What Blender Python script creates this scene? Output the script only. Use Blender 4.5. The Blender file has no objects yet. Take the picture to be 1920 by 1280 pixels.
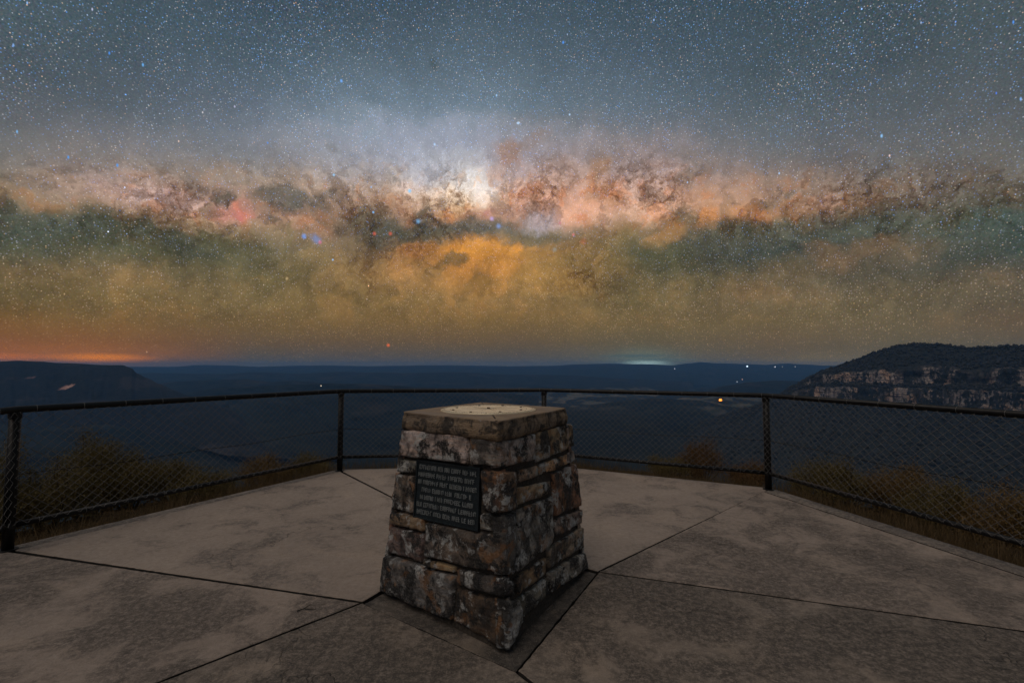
import bpy, bmesh, math, random
import numpy as np
from mathutils import Vector, noise as mn

random.seed(7); rng = np.random.default_rng(7)
D2R = math.radians
sc = bpy.context.scene
COL = sc.collection

# ------------------------------------------------------------------ camera
F = 866.0; CX, CY = 960.0, 640.0; H_EYE = 1.45; PITCH = math.atan(47/866)
def ray(px, py):
    u = (px-CX)/F; v = (CY-py)/F
    return Vector((u, math.cos(PITCH)-v*math.sin(PITCH), math.sin(PITCH)+v*math.cos(PITCH)))
EYE = Vector((0, 0, H_EYE))
def at_z(px, py, z=0.0):
    d = ray(px, py); return EYE + d*((z-H_EYE)/d.z)
def at_y(px, py, y):
    d = ray(px, py); return EYE + d*(y/d.y)
def at_plane(px, py, p0, n):
    d = ray(px, py); return EYE + d*((p0-EYE).dot(n)/d.dot(n))
cam_d = bpy.data.cameras.new('camera'); cam = bpy.data.objects.new('camera', cam_d); COL.objects.link(cam)
cam.location = EYE; cam.rotation_euler = (math.pi/2+PITCH, 0, 0)
cam_d.sensor_width = 36; cam_d.lens = F/1920*36; cam_d.clip_end = 60000; cam_d.clip_start = 0.05
sc.camera = cam

# ------------------------------------------------------------------ helpers
def lin(c):
    return tuple(((x/255)/12.92 if x/255 <= .04045 else ((x/255+.055)/1.055)**2.4) for x in c)
def tag(o, label=None, cat=None, group=None, kind=None):
    if label: o['label'] = label
    if cat: o['category'] = cat
    if group: o['group'] = group
    if kind: o['kind'] = kind
    return o
def empty(name, loc, label, cat, group=None):
    o = bpy.data.objects.new(name, None); COL.objects.link(o); o.location = loc
    o.empty_display_size = .2
    return tag(o, label, cat, group)
def mesh_obj(name, verts, faces, mat, parent=None, smooth=False, attr=None):
    me = bpy.data.meshes.new(name)
    me.from_pydata([tuple(v) for v in verts], [], [tuple(int(i) for i in f) for f in faces])
    me.update()
    if smooth: me.shade_smooth()
    if mat: me.materials.append(mat)
    if attr is not None:
        a = me.color_attributes.new('tint', 'FLOAT_COLOR', 'POINT')
        a.data.foreach_set('color', np.asarray(attr, dtype=np.float32).ravel())
    o = bpy.data.objects.new(name, me); COL.objects.link(o)
    if parent:
        o.parent = parent
        if parent.type == 'EMPTY' or parent.parent is None:
            o.matrix_parent_inverse = parent_inv(parent)
        else:
            o.matrix_parent_inverse = parent_inv(parent)
    return o
def parent_inv(p):
    bpy.context.view_layer.update()
    return p.matrix_world.inverted()
def fast_mesh(name, V, Q, mat, parent=None, smooth=False, k=4):
    V = np.asarray(V, dtype=np.float32); Q = np.asarray(Q, dtype=np.int32)
    me = bpy.data.meshes.new(name)
    me.vertices.add(len(V)); me.vertices.foreach_set('co', V.ravel())
    me.loops.add(Q.size); me.loops.foreach_set('vertex_index', Q.ravel())
    me.polygons.add(len(Q)); me.polygons.foreach_set('loop_start', np.arange(0, Q.size, k, dtype=np.int32))
    me.update(calc_edges=True)
    if smooth: me.shade_smooth()
    if mat: me.materials.append(mat)
    o = bpy.data.objects.new(name, me); COL.objects.link(o)
    if parent:
        o.parent = parent; o.matrix_parent_inverse = parent_inv(parent)
    return o
class MB:
    def __init__(s): s.v = []; s.f = []
    def tube(s, pts, r, n=10, cap=True, r2=None):
        pts = [Vector(p) for p in pts]; b = len(s.v); m = len(pts)
        for i, p in enumerate(pts):
            if i == 0: t = pts[1]-p
            elif i == m-1: t = p-pts[i-1]
            else: t = (pts[i+1]-p).normalized()+(p-pts[i-1]).normalized()
            t.normalize()
            up = Vector((0, 0, 1)) if abs(t.z) < .9 else Vector((0, 1, 0))
            a = t.cross(up).normalized(); c = a.cross(t)
            rr = r if r2 is None else r+(r2-r)*i/(m-1)
            if 0 < i < m-1:
                k = (pts[i+1]-p).normalized().dot(t); rr = rr/max(.5, k)
            for j in range(n):
                th = 2*math.pi*j/n
                s.v.append(p+(a*math.cos(th)+c*math.sin(th))*rr)
        for i in range(m-1):
            for j in range(n):
                j2 = (j+1) % n
                s.f.append((b+i*n+j, b+i*n+j2, b+(i+1)*n+j2, b+(i+1)*n+j))
        if cap:
            s.f.append(tuple(b+j for j in range(n))[::-1]); s.f.append(tuple(b+(m-1)*n+j for j in range(n)))
    def ring(s, c, axis, R, r, n=12, m=5):
        axis = Vector(axis).normalized()
        up = Vector((0, 0, 1)) if abs(axis.z) < .9 else Vector((0, 1, 0))
        a = axis.cross(up).normalized(); d = a.cross(axis); b = len(s.v)
        for i in range(n):
            th = 2*math.pi*i/n; o = a*math.cos(th)+d*math.sin(th)
            for j in range(m):
                ph = 2*math.pi*j/m
                s.v.append(Vector(c)+o*(R+r*math.cos(ph))+axis*r*math.sin(ph))
        for i in range(n):
            for j in range(m):
                s.f.append((b+i*m+j, b+((i+1) % n)*m+j, b+((i+1) % n)*m+(j+1) % m, b+i*m+(j+1) % m))
    def disc(s, c, R, h, n=24, bev=.002):
        c = Vector(c); b = len(s.v)
        for (rr, z) in ((R, 0), (R, h-bev), (R-bev, h)):
            for j in range(n):
                th = 2*math.pi*j/n; s.v.append(c+Vector((rr*math.cos(th), rr*math.sin(th), z)))
        for i in range(2):
            for j in range(n):
                j2 = (j+1) % n; s.f.append((b+i*n+j, b+i*n+j2, b+(i+1)*n+j2, b+(i+1)*n+j))
        s.f.append(tuple(b+2*n+j for j in range(n)))
    def box(s, o, ax, ay, az):
        o = Vector(o); ax = Vector(ax); ay = Vector(ay); az = Vector(az); b = len(s.v)
        for k in (0, 1):
            for (i, j) in ((0, 0), (1, 0), (1, 1), (0, 1)): s.v.append(o+ax*i+ay*j+az*k)
        for f in ((0, 3, 2, 1), (4, 5, 6, 7), (0, 1, 5, 4), (1, 2, 6, 5), (2, 3, 7, 6), (3, 0, 4, 7)):
            s.f.append(tuple(b+i for i in f))
    def build(s, name, mat, parent=None, smooth=False): return mesh_obj(name, s.v, s.f, mat, parent, smooth)

class NT:
    """tiny node-tree helper"""
    def __init__(s, nt): s.nt = nt; s.nt.nodes.clear()
    def n(s, t, ins=None, **kw):
        nd = s.nt.nodes.new(t)
        for k, v in kw.items(): setattr(nd, k, v)
        for k, v in (ins or {}).items():
            i = nd.inputs[k]
            if isinstance(v, bpy.types.NodeSocket): s.nt.links.new(v, i)
            else: i.default_value = v
        return nd
    def math(s, op, a, b=0.0, c=0.0, clamp=False): return s.n('ShaderNodeMath', {0: a, 1: b, 2: c}, operation=op, use_clamp=clamp).outputs[0]
    def vmath(s, op, a, b=(0, 0, 0)): return s.n('ShaderNodeVectorMath', {0: a, 1: b}, operation=op).outputs[0]
    def noise(s, v, scale, detail=4, rough=.5, dist=0.0, color=False, lac=2.0):
        nd = s.n('ShaderNodeTexNoise', {'Vector': v, 'Scale': scale, 'Detail': detail, 'Roughness': rough, 'Distortion': dist, 'Lacunarity': lac})
        return nd.outputs['Color'] if color else nd.outputs['Fac']
    def mr(s, v, a, b, c=0.0, d=1.0, smooth=True):
        return s.n('ShaderNodeMapRange', {'Value': v, 'From Min': a, 'From Max': b, 'To Min': c, 'To Max': d}, interpolation_type='SMOOTHSTEP' if smooth else 'LINEAR').outputs[0]
    def mix(s, f, a, b, blend='MIX'):
        nd = s.n('ShaderNodeMix', data_type='RGBA', blend_type=blend)
        for idx, v in ((0, f), (6, a), (7, b)):
            if isinstance(v, bpy.types.NodeSocket): s.nt.links.new(v, nd.inputs[idx])
            else: nd.inputs[idx].default_value = (tuple(v)+(1,))[:4] if idx else v
        return nd.outputs[2]
    def ramp(s, fac, stops, interp='LINEAR'):
        nd = s.n('ShaderNodeValToRGB', {'Fac': fac}); cr = nd.color_ramp; cr.interpolation = interp
        while len(cr.elements) < len(stops): cr.elements.new(.5)
        for e, (p, c) in zip(cr.elements, stops): e.position = p; e.color = (tuple(c)+(1,))[:4]
        return nd.outputs['Color']
def mat(name):
    m = bpy.data.materials.new(name); m.use_nodes = True
    return m, NT(m.node_tree)
def finish(t, color, rough=.8, bump=None, bump_d=.01, metal=0.0, spec=.5, strength=1.0, bump2=None):
    p = t.n('ShaderNodeBsdfPrincipled', {'Base Color': color if isinstance(color, bpy.types.NodeSocket) else tuple(color)+(1,), 'Roughness': rough, 'Metallic': metal, 'Specular IOR Level': spec})
    if bump is not None:
        b = t.n('ShaderNodeBump', {'Height': bump, 'Distance': bump_d, 'Strength': strength})
        if bump2 is not None:
            b2 = t.n('ShaderNodeBump', {'Height': bump2[0], 'Distance': bump2[1], 'Normal': b.outputs[0]}); b = b2
        t.nt.links.new(b.outputs[0], p.inputs['Normal'])
    o = t.n('ShaderNodeOutputMaterial'); t.nt.links.new(p.outputs[0], o.inputs['Surface'])
    return p

# ------------------------------------------------------------------ night sky (world)
def build_world():
    w = bpy.data.worlds.new('World'); sc.world = w; w.use_nodes = True
    t = NT(w.node_tree)
    tc = t.n('ShaderNodeTexCoord').outputs['Generated']
    dirv = t.n('ShaderNodeVectorMath', {0: tc}, operation='NORMALIZE').outputs[0]
    # domain warp of the direction, for ragged cloud edges
    w1 = t.vmath('SUBTRACT', t.noise(dirv, 5.0, 7, .62, color=True), (.5, .5, .5))
    w2 = t.vmath('SUBTRACT', t.noise(dirv, 26.0, 5, .62, color=True), (.5, .5, .5))
    def scale(v, k): return t.n('ShaderNodeVectorMath', {0: v, 'Scale': k}, operation='SCALE').outputs[0]
    dw = t.vmath('ADD', t.vmath('ADD', dirv, scale(w1, .075)), scale(w2, .042))
    def azel(v):
        s = t.n('ShaderNodeSeparateXYZ', {0: v})
        az = t.math('ARCTAN2', s.outputs[0], s.outputs[1])
        hyp = t.math('SQRT', t.math('ADD', t.math('MULTIPLY', s.outputs[0], s.outputs[0]), t.math('MULTIPLY', s.outputs[1], s.outputs[1])))
        el = t.math('ARCTAN2', s.outputs[2], hyp)
        return az, el
    az0, el0 = azel(dirv); azw, elw = azel(dw)
    # the warp dies out near the horizon, where the air glow lies in level layers
    hz = t.mr(el0, .01, .12)
    az = t.math('ADD', az0, t.math('MULTIPLY', t.math('SUBTRACT', azw, az0), hz))
    el = t.math('ADD', el0, t.math('MULTIPLY', t.math('SUBTRACT', elw, el0), hz))
    def px2ae(px, py):
        d = ray(px, py); return math.atan2(d.x, d.y), math.atan2(d.z, math.hypot(d.x, d.y))
    COLS = {
      0: [(0,(70,82,90)),(100,(72,82,90)),(200,(86,92,98)),(260,(106,107,108)),(300,(118,114,109)),(340,(134,119,102)),(370,(130,112,90)),(400,(78,84,76)),(430,(68,77,70)),(470,(84,85,66)),(510,(112,98,67)),(560,(104,92,58)),(600,(113,88,48)),(640,(118,76,42)),(665,(140,82,38)),(688,(105,80,58))],
      240: [(0,(64,76,86)),(100,(70,80,90)),(200,(88,96,104)),(260,(116,116,120)),(300,(132,125,121)),(340,(158,140,133)),(372,(186,160,154)),(402,(145,125,105)),(430,(78,82,72)),(470,(86,87,66)),(510,(118,103,71)),(560,(113,97,60)),(600,(110,89,52)),(640,(112,77,44)),(665,(130,82,42)),(688,(95,80,64))],
      480: [(0,(60,72,84)),(100,(72,84,96)),(200,(92,101,114)),(260,(112,119,130)),(300,(128,130,134)),(340,(142,132,124)),(370,(132,114,102)),(400,(155,127,112)),(430,(134,117,95)),(470,(104,97,72)),(510,(98,93,64)),(560,(116,101,65)),(600,(107,89,55)),(640,(94,77,55)),(665,(84,75,62)),(688,(80,78,72))],
      700: [(0,(60,72,84)),(100,(75,87,99)),(200,(102,114,128)),(260,(136,146,160)),(300,(160,164,174)),(340,(165,157,154)),(370,(160,138,122)),(400,(128,110,95)),(430,(98,92,80)),(470,(122,104,78)),(510,(148,124,80)),(560,(119,103,64)),(600,(109,91,55)),(640,(96,79,56)),(665,(84,75,64)),(688,(80,78,74))],
      870: [(0,(64,76,88)),(100,(79,91,103)),(200,(103,115,130)),(260,(138,144,157)),(300,(176,174,178)),(340,(224,218,210)),(375,(220,200,178)),(402,(168,132,106)),(430,(106,102,90)),(468,(192,134,62)),(510,(165,120,60)),(560,(129,107,65)),(600,(110,92,55)),(640,(97,80,56)),(665,(85,77,64)),(688,(82,79,74))],
      980: [(0,(64,76,88)),(100,(77,89,101)),(200,(100,111,124)),(260,(132,125,127)),(300,(162,143,137)),(340,(190,161,147)),(370,(188,148,128)),(400,(162,132,122)),(430,(108,104,92)),(468,(160,122,68)),(510,(146,116,65)),(560,(127,107,66)),(600,(110,93,56)),(640,(95,80,58)),(665,(84,77,66)),(688,(82,80,76))],
      1200: [(0,(58,71,82)),(100,(69,80,92)),(200,(88,98,110)),(260,(112,112,119)),(300,(133,120,117)),(340,(162,140,134)),(370,(176,144,128)),(402,(196,160,138)),(430,(124,102,76)),(470,(94,90,68)),(510,(88,86,62)),(560,(98,92,63)),(600,(103,91,60)),(640,(92,84,62)),(665,(90,88,74)),(688,(88,92,84))],
      1440: [(0,(58,70,80)),(100,(65,75,84)),(200,(79,88,96)),(260,(95,101,107)),(300,(108,106,107)),(340,(134,118,109)),(370,(148,121,102)),(398,(148,114,86)),(420,(84,84,74)),(470,(70,76,68)),(510,(88,85,65)),(560,(110,97,70)),(600,(104,92,62)),(640,(98,84,62)),(665,(94,82,62)),(688,(104,92,64))],
      1680: [(0,(62,72,80)),(100,(65,74,82)),(200,(81,88,94)),(260,(95,99,103)),(300,(108,106,104)),(340,(124,114,105)),(370,(114,104,92)),(400,(76,80,72)),(430,(71,78,70)),(470,(108,94,74)),(510,(86,84,69)),(560,(104,95,70)),(600,(98,90,66)),(640,(92,84,64)),(665,(90,82,64)),(688,(88,80,64))],
      1920: [(0,(70,79,85)),(100,(72,81,87)),(200,(80,86,90)),(260,(89,93,95)),(300,(98,98,96)),(340,(110,106,98)),(370,(104,99,87)),(400,(74,82,76)),(440,(62,77,72)),(480,(70,80,72)),(510,(92,86,70)),(560,(92,86,68)),(600,(98,86,66)),(640,(90,82,66)),(665,(88,80,66)),(688,(84,77,66))],
    }
    E0, E1 = -.06, 1.57
    xs = sorted(COLS); azs = [px2ae(x, 420)[0] for x in xs]
    col = None
    elf = t.math('DIVIDE', t.math('SUBTRACT', el, E0), E1-E0)
    for k, x in enumerate(xs):
        stops = []
        for (y, c) in reversed(COLS[x]):
            e = px2ae(x, y)[1]; stops.append(((e-E0)/(E1-E0), lin(c)))
        top = lin(COLS[x][0][1]); stops.append((min(.999, (1.0-E0)/(E1-E0)), tuple(v*.85 for v in top))); stops.append((1.0, lin((62, 72, 82))))
        stops.insert(0, (0.0, tuple(v*.5 for v in stops[0][1])))
        c = t.ramp(elf, stops)
        if col is None: col = c
        else: col = t.mix(t.mr(az, azs[k-1], azs[k], smooth=False), col, c)
    # fade to a plain dim sky behind the viewer
    col = t.mix(t.mr(t.math('ABSOLUTE', az0), 1.1, 1.9), col, lin((66, 70, 76)))
    # clouds of the band: (px, py, rx, ry, rot deg, colour, strength)
    B = [
      (880,290,230,70,0,(150,150,168),.55),(640,300,160,50,0,(132,130,138),.4),(1150,300,170,50,0,(138,126,128),.5),(885,345,48,30,-25,(222,224,226),.9),(850,374,50,20,0,(236,218,196),.9),(800,318,80,34,-6,(160,168,186),.7),(850,300,60,24,0,(178,182,192),.6),(770,360,55,24,10,(200,180,170),.5),
      (1210,385,42,52,15,(206,176,160),.8),(1215,330,60,50,0,(165,150,152),.5),
      (310,368,60,20,4,(196,172,172),.7),(260,378,45,12,-8,(205,190,190),.5),
      (430,400,40,22,20,(176,120,112),.7),(520,376,46,26,20,(74,82,80),.75),(505,402,24,18,0,(84,86,80),.7),(416,372,26,16,10,(74,78,74),.8),(390,400,26,16,20,(92,84,70),.7),
      (578,382,40,20,0,(82,84,80),.75),(625,372,24,16,0,(80,86,84),.55),(630,425,50,22,10,(98,86,72),.6),(560,420,70,14,-14,(168,134,112),.5),
      (690,425,42,34,0,(76,78,68),.7),(725,440,36,24,0,(84,86,78),.7),
      (797,400,24,26,0,(72,78,72),.85),(800,440,70,18,0,(80,84,74),.8),(900,425,80,16,0,(88,90,84),.75),(990,445,60,14,5,(92,92,76),.7),
      (760,395,18,28,30,(150,118,96),.5),(850,395,36,12,20,(222,178,126),.6),
      (995,395,12,22,-30,(98,92,88),.6),(1015,412,44,20,10,(158,154,166),.75),(960,285,30,30,0,(148,112,90),.75),(1010,265,34,16,20,(136,116,108),.6),
      (1120,345,22,52,-25,(150,116,88),.75),(1145,375,24,30,40,(150,110,78),.6),(1080,400,46,24,0,(196,150,124),.55),(1060,330,60,40,0,(176,146,132),.4),
      (905,465,70,20,0,(206,142,62),.75),(945,490,40,30,0,(190,136,66),.6),(790,470,40,18,10,(172,118,70),.6),
      (852,484,26,15,10,(96,84,56),.9),(815,510,36,9,48,(108,90,54),.85),(910,520,40,14,-40,(112,92,56),.7),(875,545,50,8,60,(116,98,60),.5),
      (770,520,60,30,0,(156,128,82),.5),(660,525,60,20,0,(140,118,78),.4),
      (480,480,50,18,-38,(92,86,60),.75),(420,470,60,20,-25,(88,86,62),.7),(535,450,8,40,-10,(104,96,68),.5),(540,520,70,14,25,(96,90,60),.5),
      (100,415,190,26,-3,(78,84,72),.75),(280,440,140,22,-12,(76,80,66),.7),(330,490,80,22,-20,(92,86,60),.5),
      (1315,385,40,30,60,(170,132,102),.35),(1330,412,24,20,40,(190,132,80),.7),(1280,412,30,26,0,(84,84,70),.75),(1405,398,46,15,-10,(178,132,96),.7),
      (1400,425,110,22,0,(82,86,74),.75),(1370,450,130,24,0,(84,86,74),.6),(1362,390,12,22,-30,(110,100,84),.35),
      (1250,455,50,20,20,(156,116,72),.6),(1230,490,70,26,0,(80,82,58),.6),(1160,460,40,22,0,(110,100,68),.5),(1100,500,80,30,0,(128,112,70),.5),
      (1440,380,30,14,10,(98,94,84),.6),(1480,360,14,8,0,(92,92,84),.7),(1550,368,36,18,-10,(164,134,118),.6),(1625,372,44,14,0,(148,126,108),.5),
      (1550,470,60,26,-30,(132,106,78),.65),(1640,462,60,22,15,(128,104,78),.6),(1600,430,180,14,-4,(82,88,78),.7),(1850,430,120,34,0,(72,86,80),.7),
      (1520,350,100,18,0,(128,116,108),.4),(1300,300,60,18,-25,(112,106,104),.5),(1650,318,34,10,25,(92,92,90),.5),(1290,335,30,24,0,(110,102,92),.5),
      (1440,520,120,30,12,(118,102,74),.5),(1500,570,140,20,0,(108,98,68),.3),(1300,540,90,26,0,(104,94,64),.4),
      (30,335,90,14,-10,(100,96,90),.4),(130,345,90,18,-8,(150,130,110),.45),(630,280,14,12,0,(110,108,106),.5),(480,340,80,16,8,(140,126,112),.3),
      (1000,530,120,30,0,(150,122,68),.45),(640,560,120,30,0,(124,106,66),.3),
    ]
    nb = t.math('MULTIPLY_ADD', t.noise(dw, 30.0, 6, .66), 2.6, -.35)
    for (px, py, rx, ry, rot, c, s) in B:
        a, e = px2ae(px, py); a1, e1 = px2ae(px+rx, py); a2, e2 = px2ae(px, py-ry)
        sx = abs(a1-a); sy = abs(e2-e)
        s = s*(.62 if sum(c) > 480 else .85)
        v = t.n('ShaderNodeCombineXYZ', {0: az, 1: el, 2: 0.0}).outputs[0] if 'vec' not in t.__dict__ else t.vec
        t.vec = v
        m = t.n('ShaderNodeMapping', {'Vector': v, 'Location': (a, e, 0), 'Rotation': (0, 0, D2R(rot)), 'Scale': (sx*1.45, sy*1.45, 1)}, vector_type='TEXTURE').outputs[0]
        g = t.n('ShaderNodeTexGradient', {'Vector': m}, gradient_type='SPHERICAL').outputs['Fac']
        col = t.mix(t.mr(t.math('MULTIPLY', g, nb), 0.10, .60, 0, s), col, lin(c))
    # mottling inside the band and airglow ripples
    eb = t.math('DIVIDE', el0, t.math('MAXIMUM', t.math('COSINE', az0), .35))
    n1 = t.noise(dw, 9.0, 6, .66); n2 = t.noise(dw, 44.0, 5, .66)
    band = t.math('MULTIPLY', t.mr(eb, .24, .32), t.mr(eb, .46, .37))
    wide = t.math('MULTIPLY', t.mr(eb, .08, .16), t.mr(eb, .50, .40))
    wide = t.math('MULTIPLY', wide, t.mr(t.math('ABSOLUTE', az0), 1.3, .7, .3, 1))
    amp = t.math('ADD', .16, t.math('MULTIPLY', wide, .50))
    k = t.math('ADD', 1.0, t.math('MULTIPLY', t.math('SUBTRACT', t.math('ADD', t.math('MULTIPLY', n1, .5), t.math('MULTIPLY', n2, .5)), .5), t.math('MULTIPLY', amp, 3.0)))
    col = t.mix(1.0, col, k, 'MULTIPLY')
    # dark dust knots and rusty filaments
    n3 = t.noise(dw, 19.0, 5, .62); n4 = t.noise(t.vmath('ADD', dw, (3.1, 1.7, .4)), 27.0, 5, .64)
    col = t.mix(t.math('MULTIPLY', t.mr(n3, .52, .58), t.math('MULTIPLY', band, .70)), col, t.mix(1.0, col, (.50, .50, .50), 'MULTIPLY'))
    col = t.mix(t.math('MULTIPLY', t.mr(n4, .52, .62), t.math('MULTIPLY', band, .62)), col, t.mix(1.0, col, (1.12, .82, .60), 'MULTIPLY'))
    col = t.mix(t.math('MULTIPLY', t.mr(n4, .46, .36), t.math('MULTIPLY', band, .30)), col, t.mix(1.0, col, (1.35, 1.25, 1.3), 'MULTIPLY'))
    col = t.mix(1.0, col, (1.14, 1.12, 1.10), 'MULTIPLY')
    col = t.mix(t.math('MULTIPLY', band, t.mr(t.math('ABSOLUTE', az0), 1.0, .5)), col, t.mix(1.0, col, (1.30, 1.21, 1.12), 'MULTIPLY'))
    col = t.mix(t.math('MULTIPLY', t.mr(eb, .27, .20), t.mr(eb, .03, .12)), col, t.mix(1.0, col, (1.12, .99, .96), 'MULTIPLY'))
    lowb = t.math('MULTIPLY', t.mr(eb, .06, .14), t.mr(eb, .30, .24))
    n5 = t.noise(dw, 12.0, 7, .64)
    col = t.mix(t.math('MULTIPLY', t.mr(n5, .49, .58), t.math('MULTIPLY', lowb, .75)), col, t.mix(1.0, col, (.76, .78, .80), 'MULTIPLY'))
    col = t.mix(t.math('MULTIPLY', t.mr(n5, .47, .38), t.math('MULTIPLY', lowb, .75)), col, t.mix(1.0, col, (1.35, 1.22, 1.10), 'MULTIPLY'))
    sidef = t.math('MULTIPLY', t.mr(t.math('ABSOLUTE', az0), .15, .6), t.mr(eb, .30, .22))
    col = t.mix(t.math('MULTIPLY', sidef, t.mr(el0, .04, .10)), col, t.mix(1.0, col, (.84, .90, .96), 'MULTIPLY'))
    col = t.mix(t.mr(el0, .36, .55), col, t.mix(1.0, col, (1.03, 1.12, 1.10), 'MULTIPLY'))
    hv = t.n('ShaderNodeCombineXYZ', {0: az0, 1: el0, 2: 0.0}).outputs[0]
    # branching dust lanes (broad ones first, then their fine twigs)
    pm = t.mr(t.noise(dirv, 5.5, 2, .5), .36, .62)
    cen = t.mr(t.math('ABSOLUTE', t.math('ADD', az0, .02)), .55, .15)
    zone = t.math('MULTIPLY', t.math('MULTIPLY', t.math('MAXIMUM', t.mr(eb, .22, .33), t.math('MULTIPLY', cen, t.mr(eb, .10, .20, 0, .85))), t.mr(eb, .48, .37)), t.mr(t.math('ABSOLUTE', az0), 1.0, .45, .45, 1))
    dw2 = t.vmath('ADD', dw, scale(w2, .03))
    for (sc_, off_, wd, k_, tintc) in ((9.0, 0.0, .045, .80, (.44, .35, .27)), (21.0, 4.4, .050, .72, (.46, .39, .32)), (48.0, 8.1, .060, .60, (.52, .46, .41)), (100.0, 2.7, .080, .42, (.60, .55, .50))):
        rr = t.math('ABSOLUTE', t.math('SUBTRACT', t.noise(t.vmath('ADD', dw2, (off_, 1.3, 2.2)), sc_, 7, .58), .5))
        f = t.math('MULTIPLY', t.math('MULTIPLY', t.mr(rr, wd, .0), zone), t.math('MULTIPLY', pm, k_))
        col = t.mix(f, col, t.mix(1.0, col, tintc, 'MULTIPLY'))
    # level layers: town glow to the left, pale glow beyond the far plateau
    def glow(px, py, rx, ry, c, s, add=True, soft=False):
        nonlocal col
        a, e = px2ae(px, py); sx = abs(px2ae(px+rx, py)[0]-a); sy = ry/F
        m = t.n('ShaderNodeMapping', {'Vector': t.vec if soft else hv, 'Location': (a, e, 0), 'Scale': (sx, sy, 1)}, vector_type='TEXTURE').outputs[0]
        g = t.n('ShaderNodeTexGradient', {'Vector': m}, gradient_type='SPHERICAL').outputs['Fac']
        f = t.mr(g, 0, 1, 0, s)
        col = t.mix(f, col, lin(c), 'ADD' if add else 'MIX')
    glow(110, 671, 280, 34, (110, 60, 0), .5); glow(190, 671, 130, 9, (240, 135, 6), 1.0, False); glow(10, 669, 130, 7, (205, 112, 36), .8, False)
    glow(120, 645, 380, 60, (70, 42, 0), .5)
    glow(1210, 682, 120, 40, (55, 90, 84), .65); glow(1212, 682, 62, 9, (205, 240, 232), 1.0, False); glow(1190, 667, 110, 5, (74, 92, 92), .75, False); glow(1240, 674, 100, 4, (84, 104, 102), .6, False)
    glow(1560, 684, 220, 30, (110, 90, 30), .5)
    # pink emission knots
    for (px, py, r, c) in ((440,402,16,(205,120,125)),(600,454,6,(235,110,120)),(585,450,14,(120,160,235)),(570,443,8,(120,170,255)),(702,438,6,(220,100,80)),(732,438,6,(220,100,80)),(922,410,7,(210,180,245)),(935,424,8,(140,170,230)),(1075,440,5,(230,130,130)),(1050,418,5,(210,130,140)),(915,398,12,(190,120,120)),(538,522,5,(205,175,125)),(1040,468,8,(150,150,140)),(784,415,7,(130,190,240)),(1095,453,9,(200,120,80)),(820,115,9,(60,68,64))):
        glow(px, py, r*.85 if r < 9 else r*1.2, r*.85 if r < 9 else r, c, .7 if r < 9 else .45, False, r >= 9)
    # stars: three populations of feature points near the unit sphere, tinted by colour index
    lowc = t.mr(el0, .30, .06)
    def stars(scale_, rad, thr, gain, sharp, dens=None, blue=.5, v=dirv, warm=.8):
        nonlocal col
        vo = t.n('ShaderNodeTexVoronoi', {'Vector': v, 'Scale': scale_}, feature='F1')
        s = t.n('ShaderNodeSeparateColor', {0: vo.outputs['Color']})
        core = t.math('POWER', t.mr(vo.outputs['Distance'], rad, 0.0), sharp)
        mag = t.math('POWER', t.mr(s.outputs[0], thr, 1.0, smooth=False), 2.2)
        b = t.math('MULTIPLY', t.math('MULTIPLY', core, mag), gain)
        if dens is not None: b = t.math('MULTIPLY', b, dens)
        c = t.ramp(s.outputs[1], [(0, (.10, .40, 1.3)), (blue*.7, (.20, .52, 1.2)), (blue, (.62, .78, 1.05)), (min(.9, blue+.25), (1, .84, .70)), (1, (1, .45, .18))])
        c = t.mix(t.math('MULTIPLY', lowc, warm), c, (1.0, .62, .26))
        col = t.mix(1.0, col, t.mix(1.0, c, b, 'MULTIPLY'), 'ADD')
    low = t.mr(el0, .02, .12, .45, 1.0)
    up_ = t.mr(el0, .25, .55, .70, 1.10)
    clump = t.mr(t.noise(dirv, 7, 3, .5), .3, .7, .7, 1.3)
    dd = t.math('MULTIPLY', t.math('MULTIPLY', low, clump), up_)
    gr_ = t.noise(dirv, 420.0, 1, .5); gc_ = t.noise(dirv, 330.0, 1, .5, color=True)
    grain = t.vmath('ADD', t.vmath('MULTIPLY', gc_, (.35, .35, .35)), t.n('ShaderNodeCombineXYZ', {0: t.math('MULTIPLY', gr_, .65), 1: t.math('MULTIPLY', gr_, .65), 2: t.math('MULTIPLY', gr_, .65)}).outputs[0])
    g3 = t.vmath('MULTIPLY', t.vmath('SUBTRACT', grain, (.5, .5, .5)), (.10, .10, .10))
    g3 = t.n('ShaderNodeVectorMath', {0: g3, 'Scale': dd}, operation='SCALE').outputs[0]
    col = t.mix(1.0, col, g3, 'ADD')
    stars(340, .46, .05, .78, 1.3, dd, .60)
    stars(215, .28, .28, .66, 1.4, dd, .72)
    stars(100, .140, .45, 1.15, 1.5, low, .80)
    stars(34, .058, .35, 2.8, 1.6, low, .85)
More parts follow.
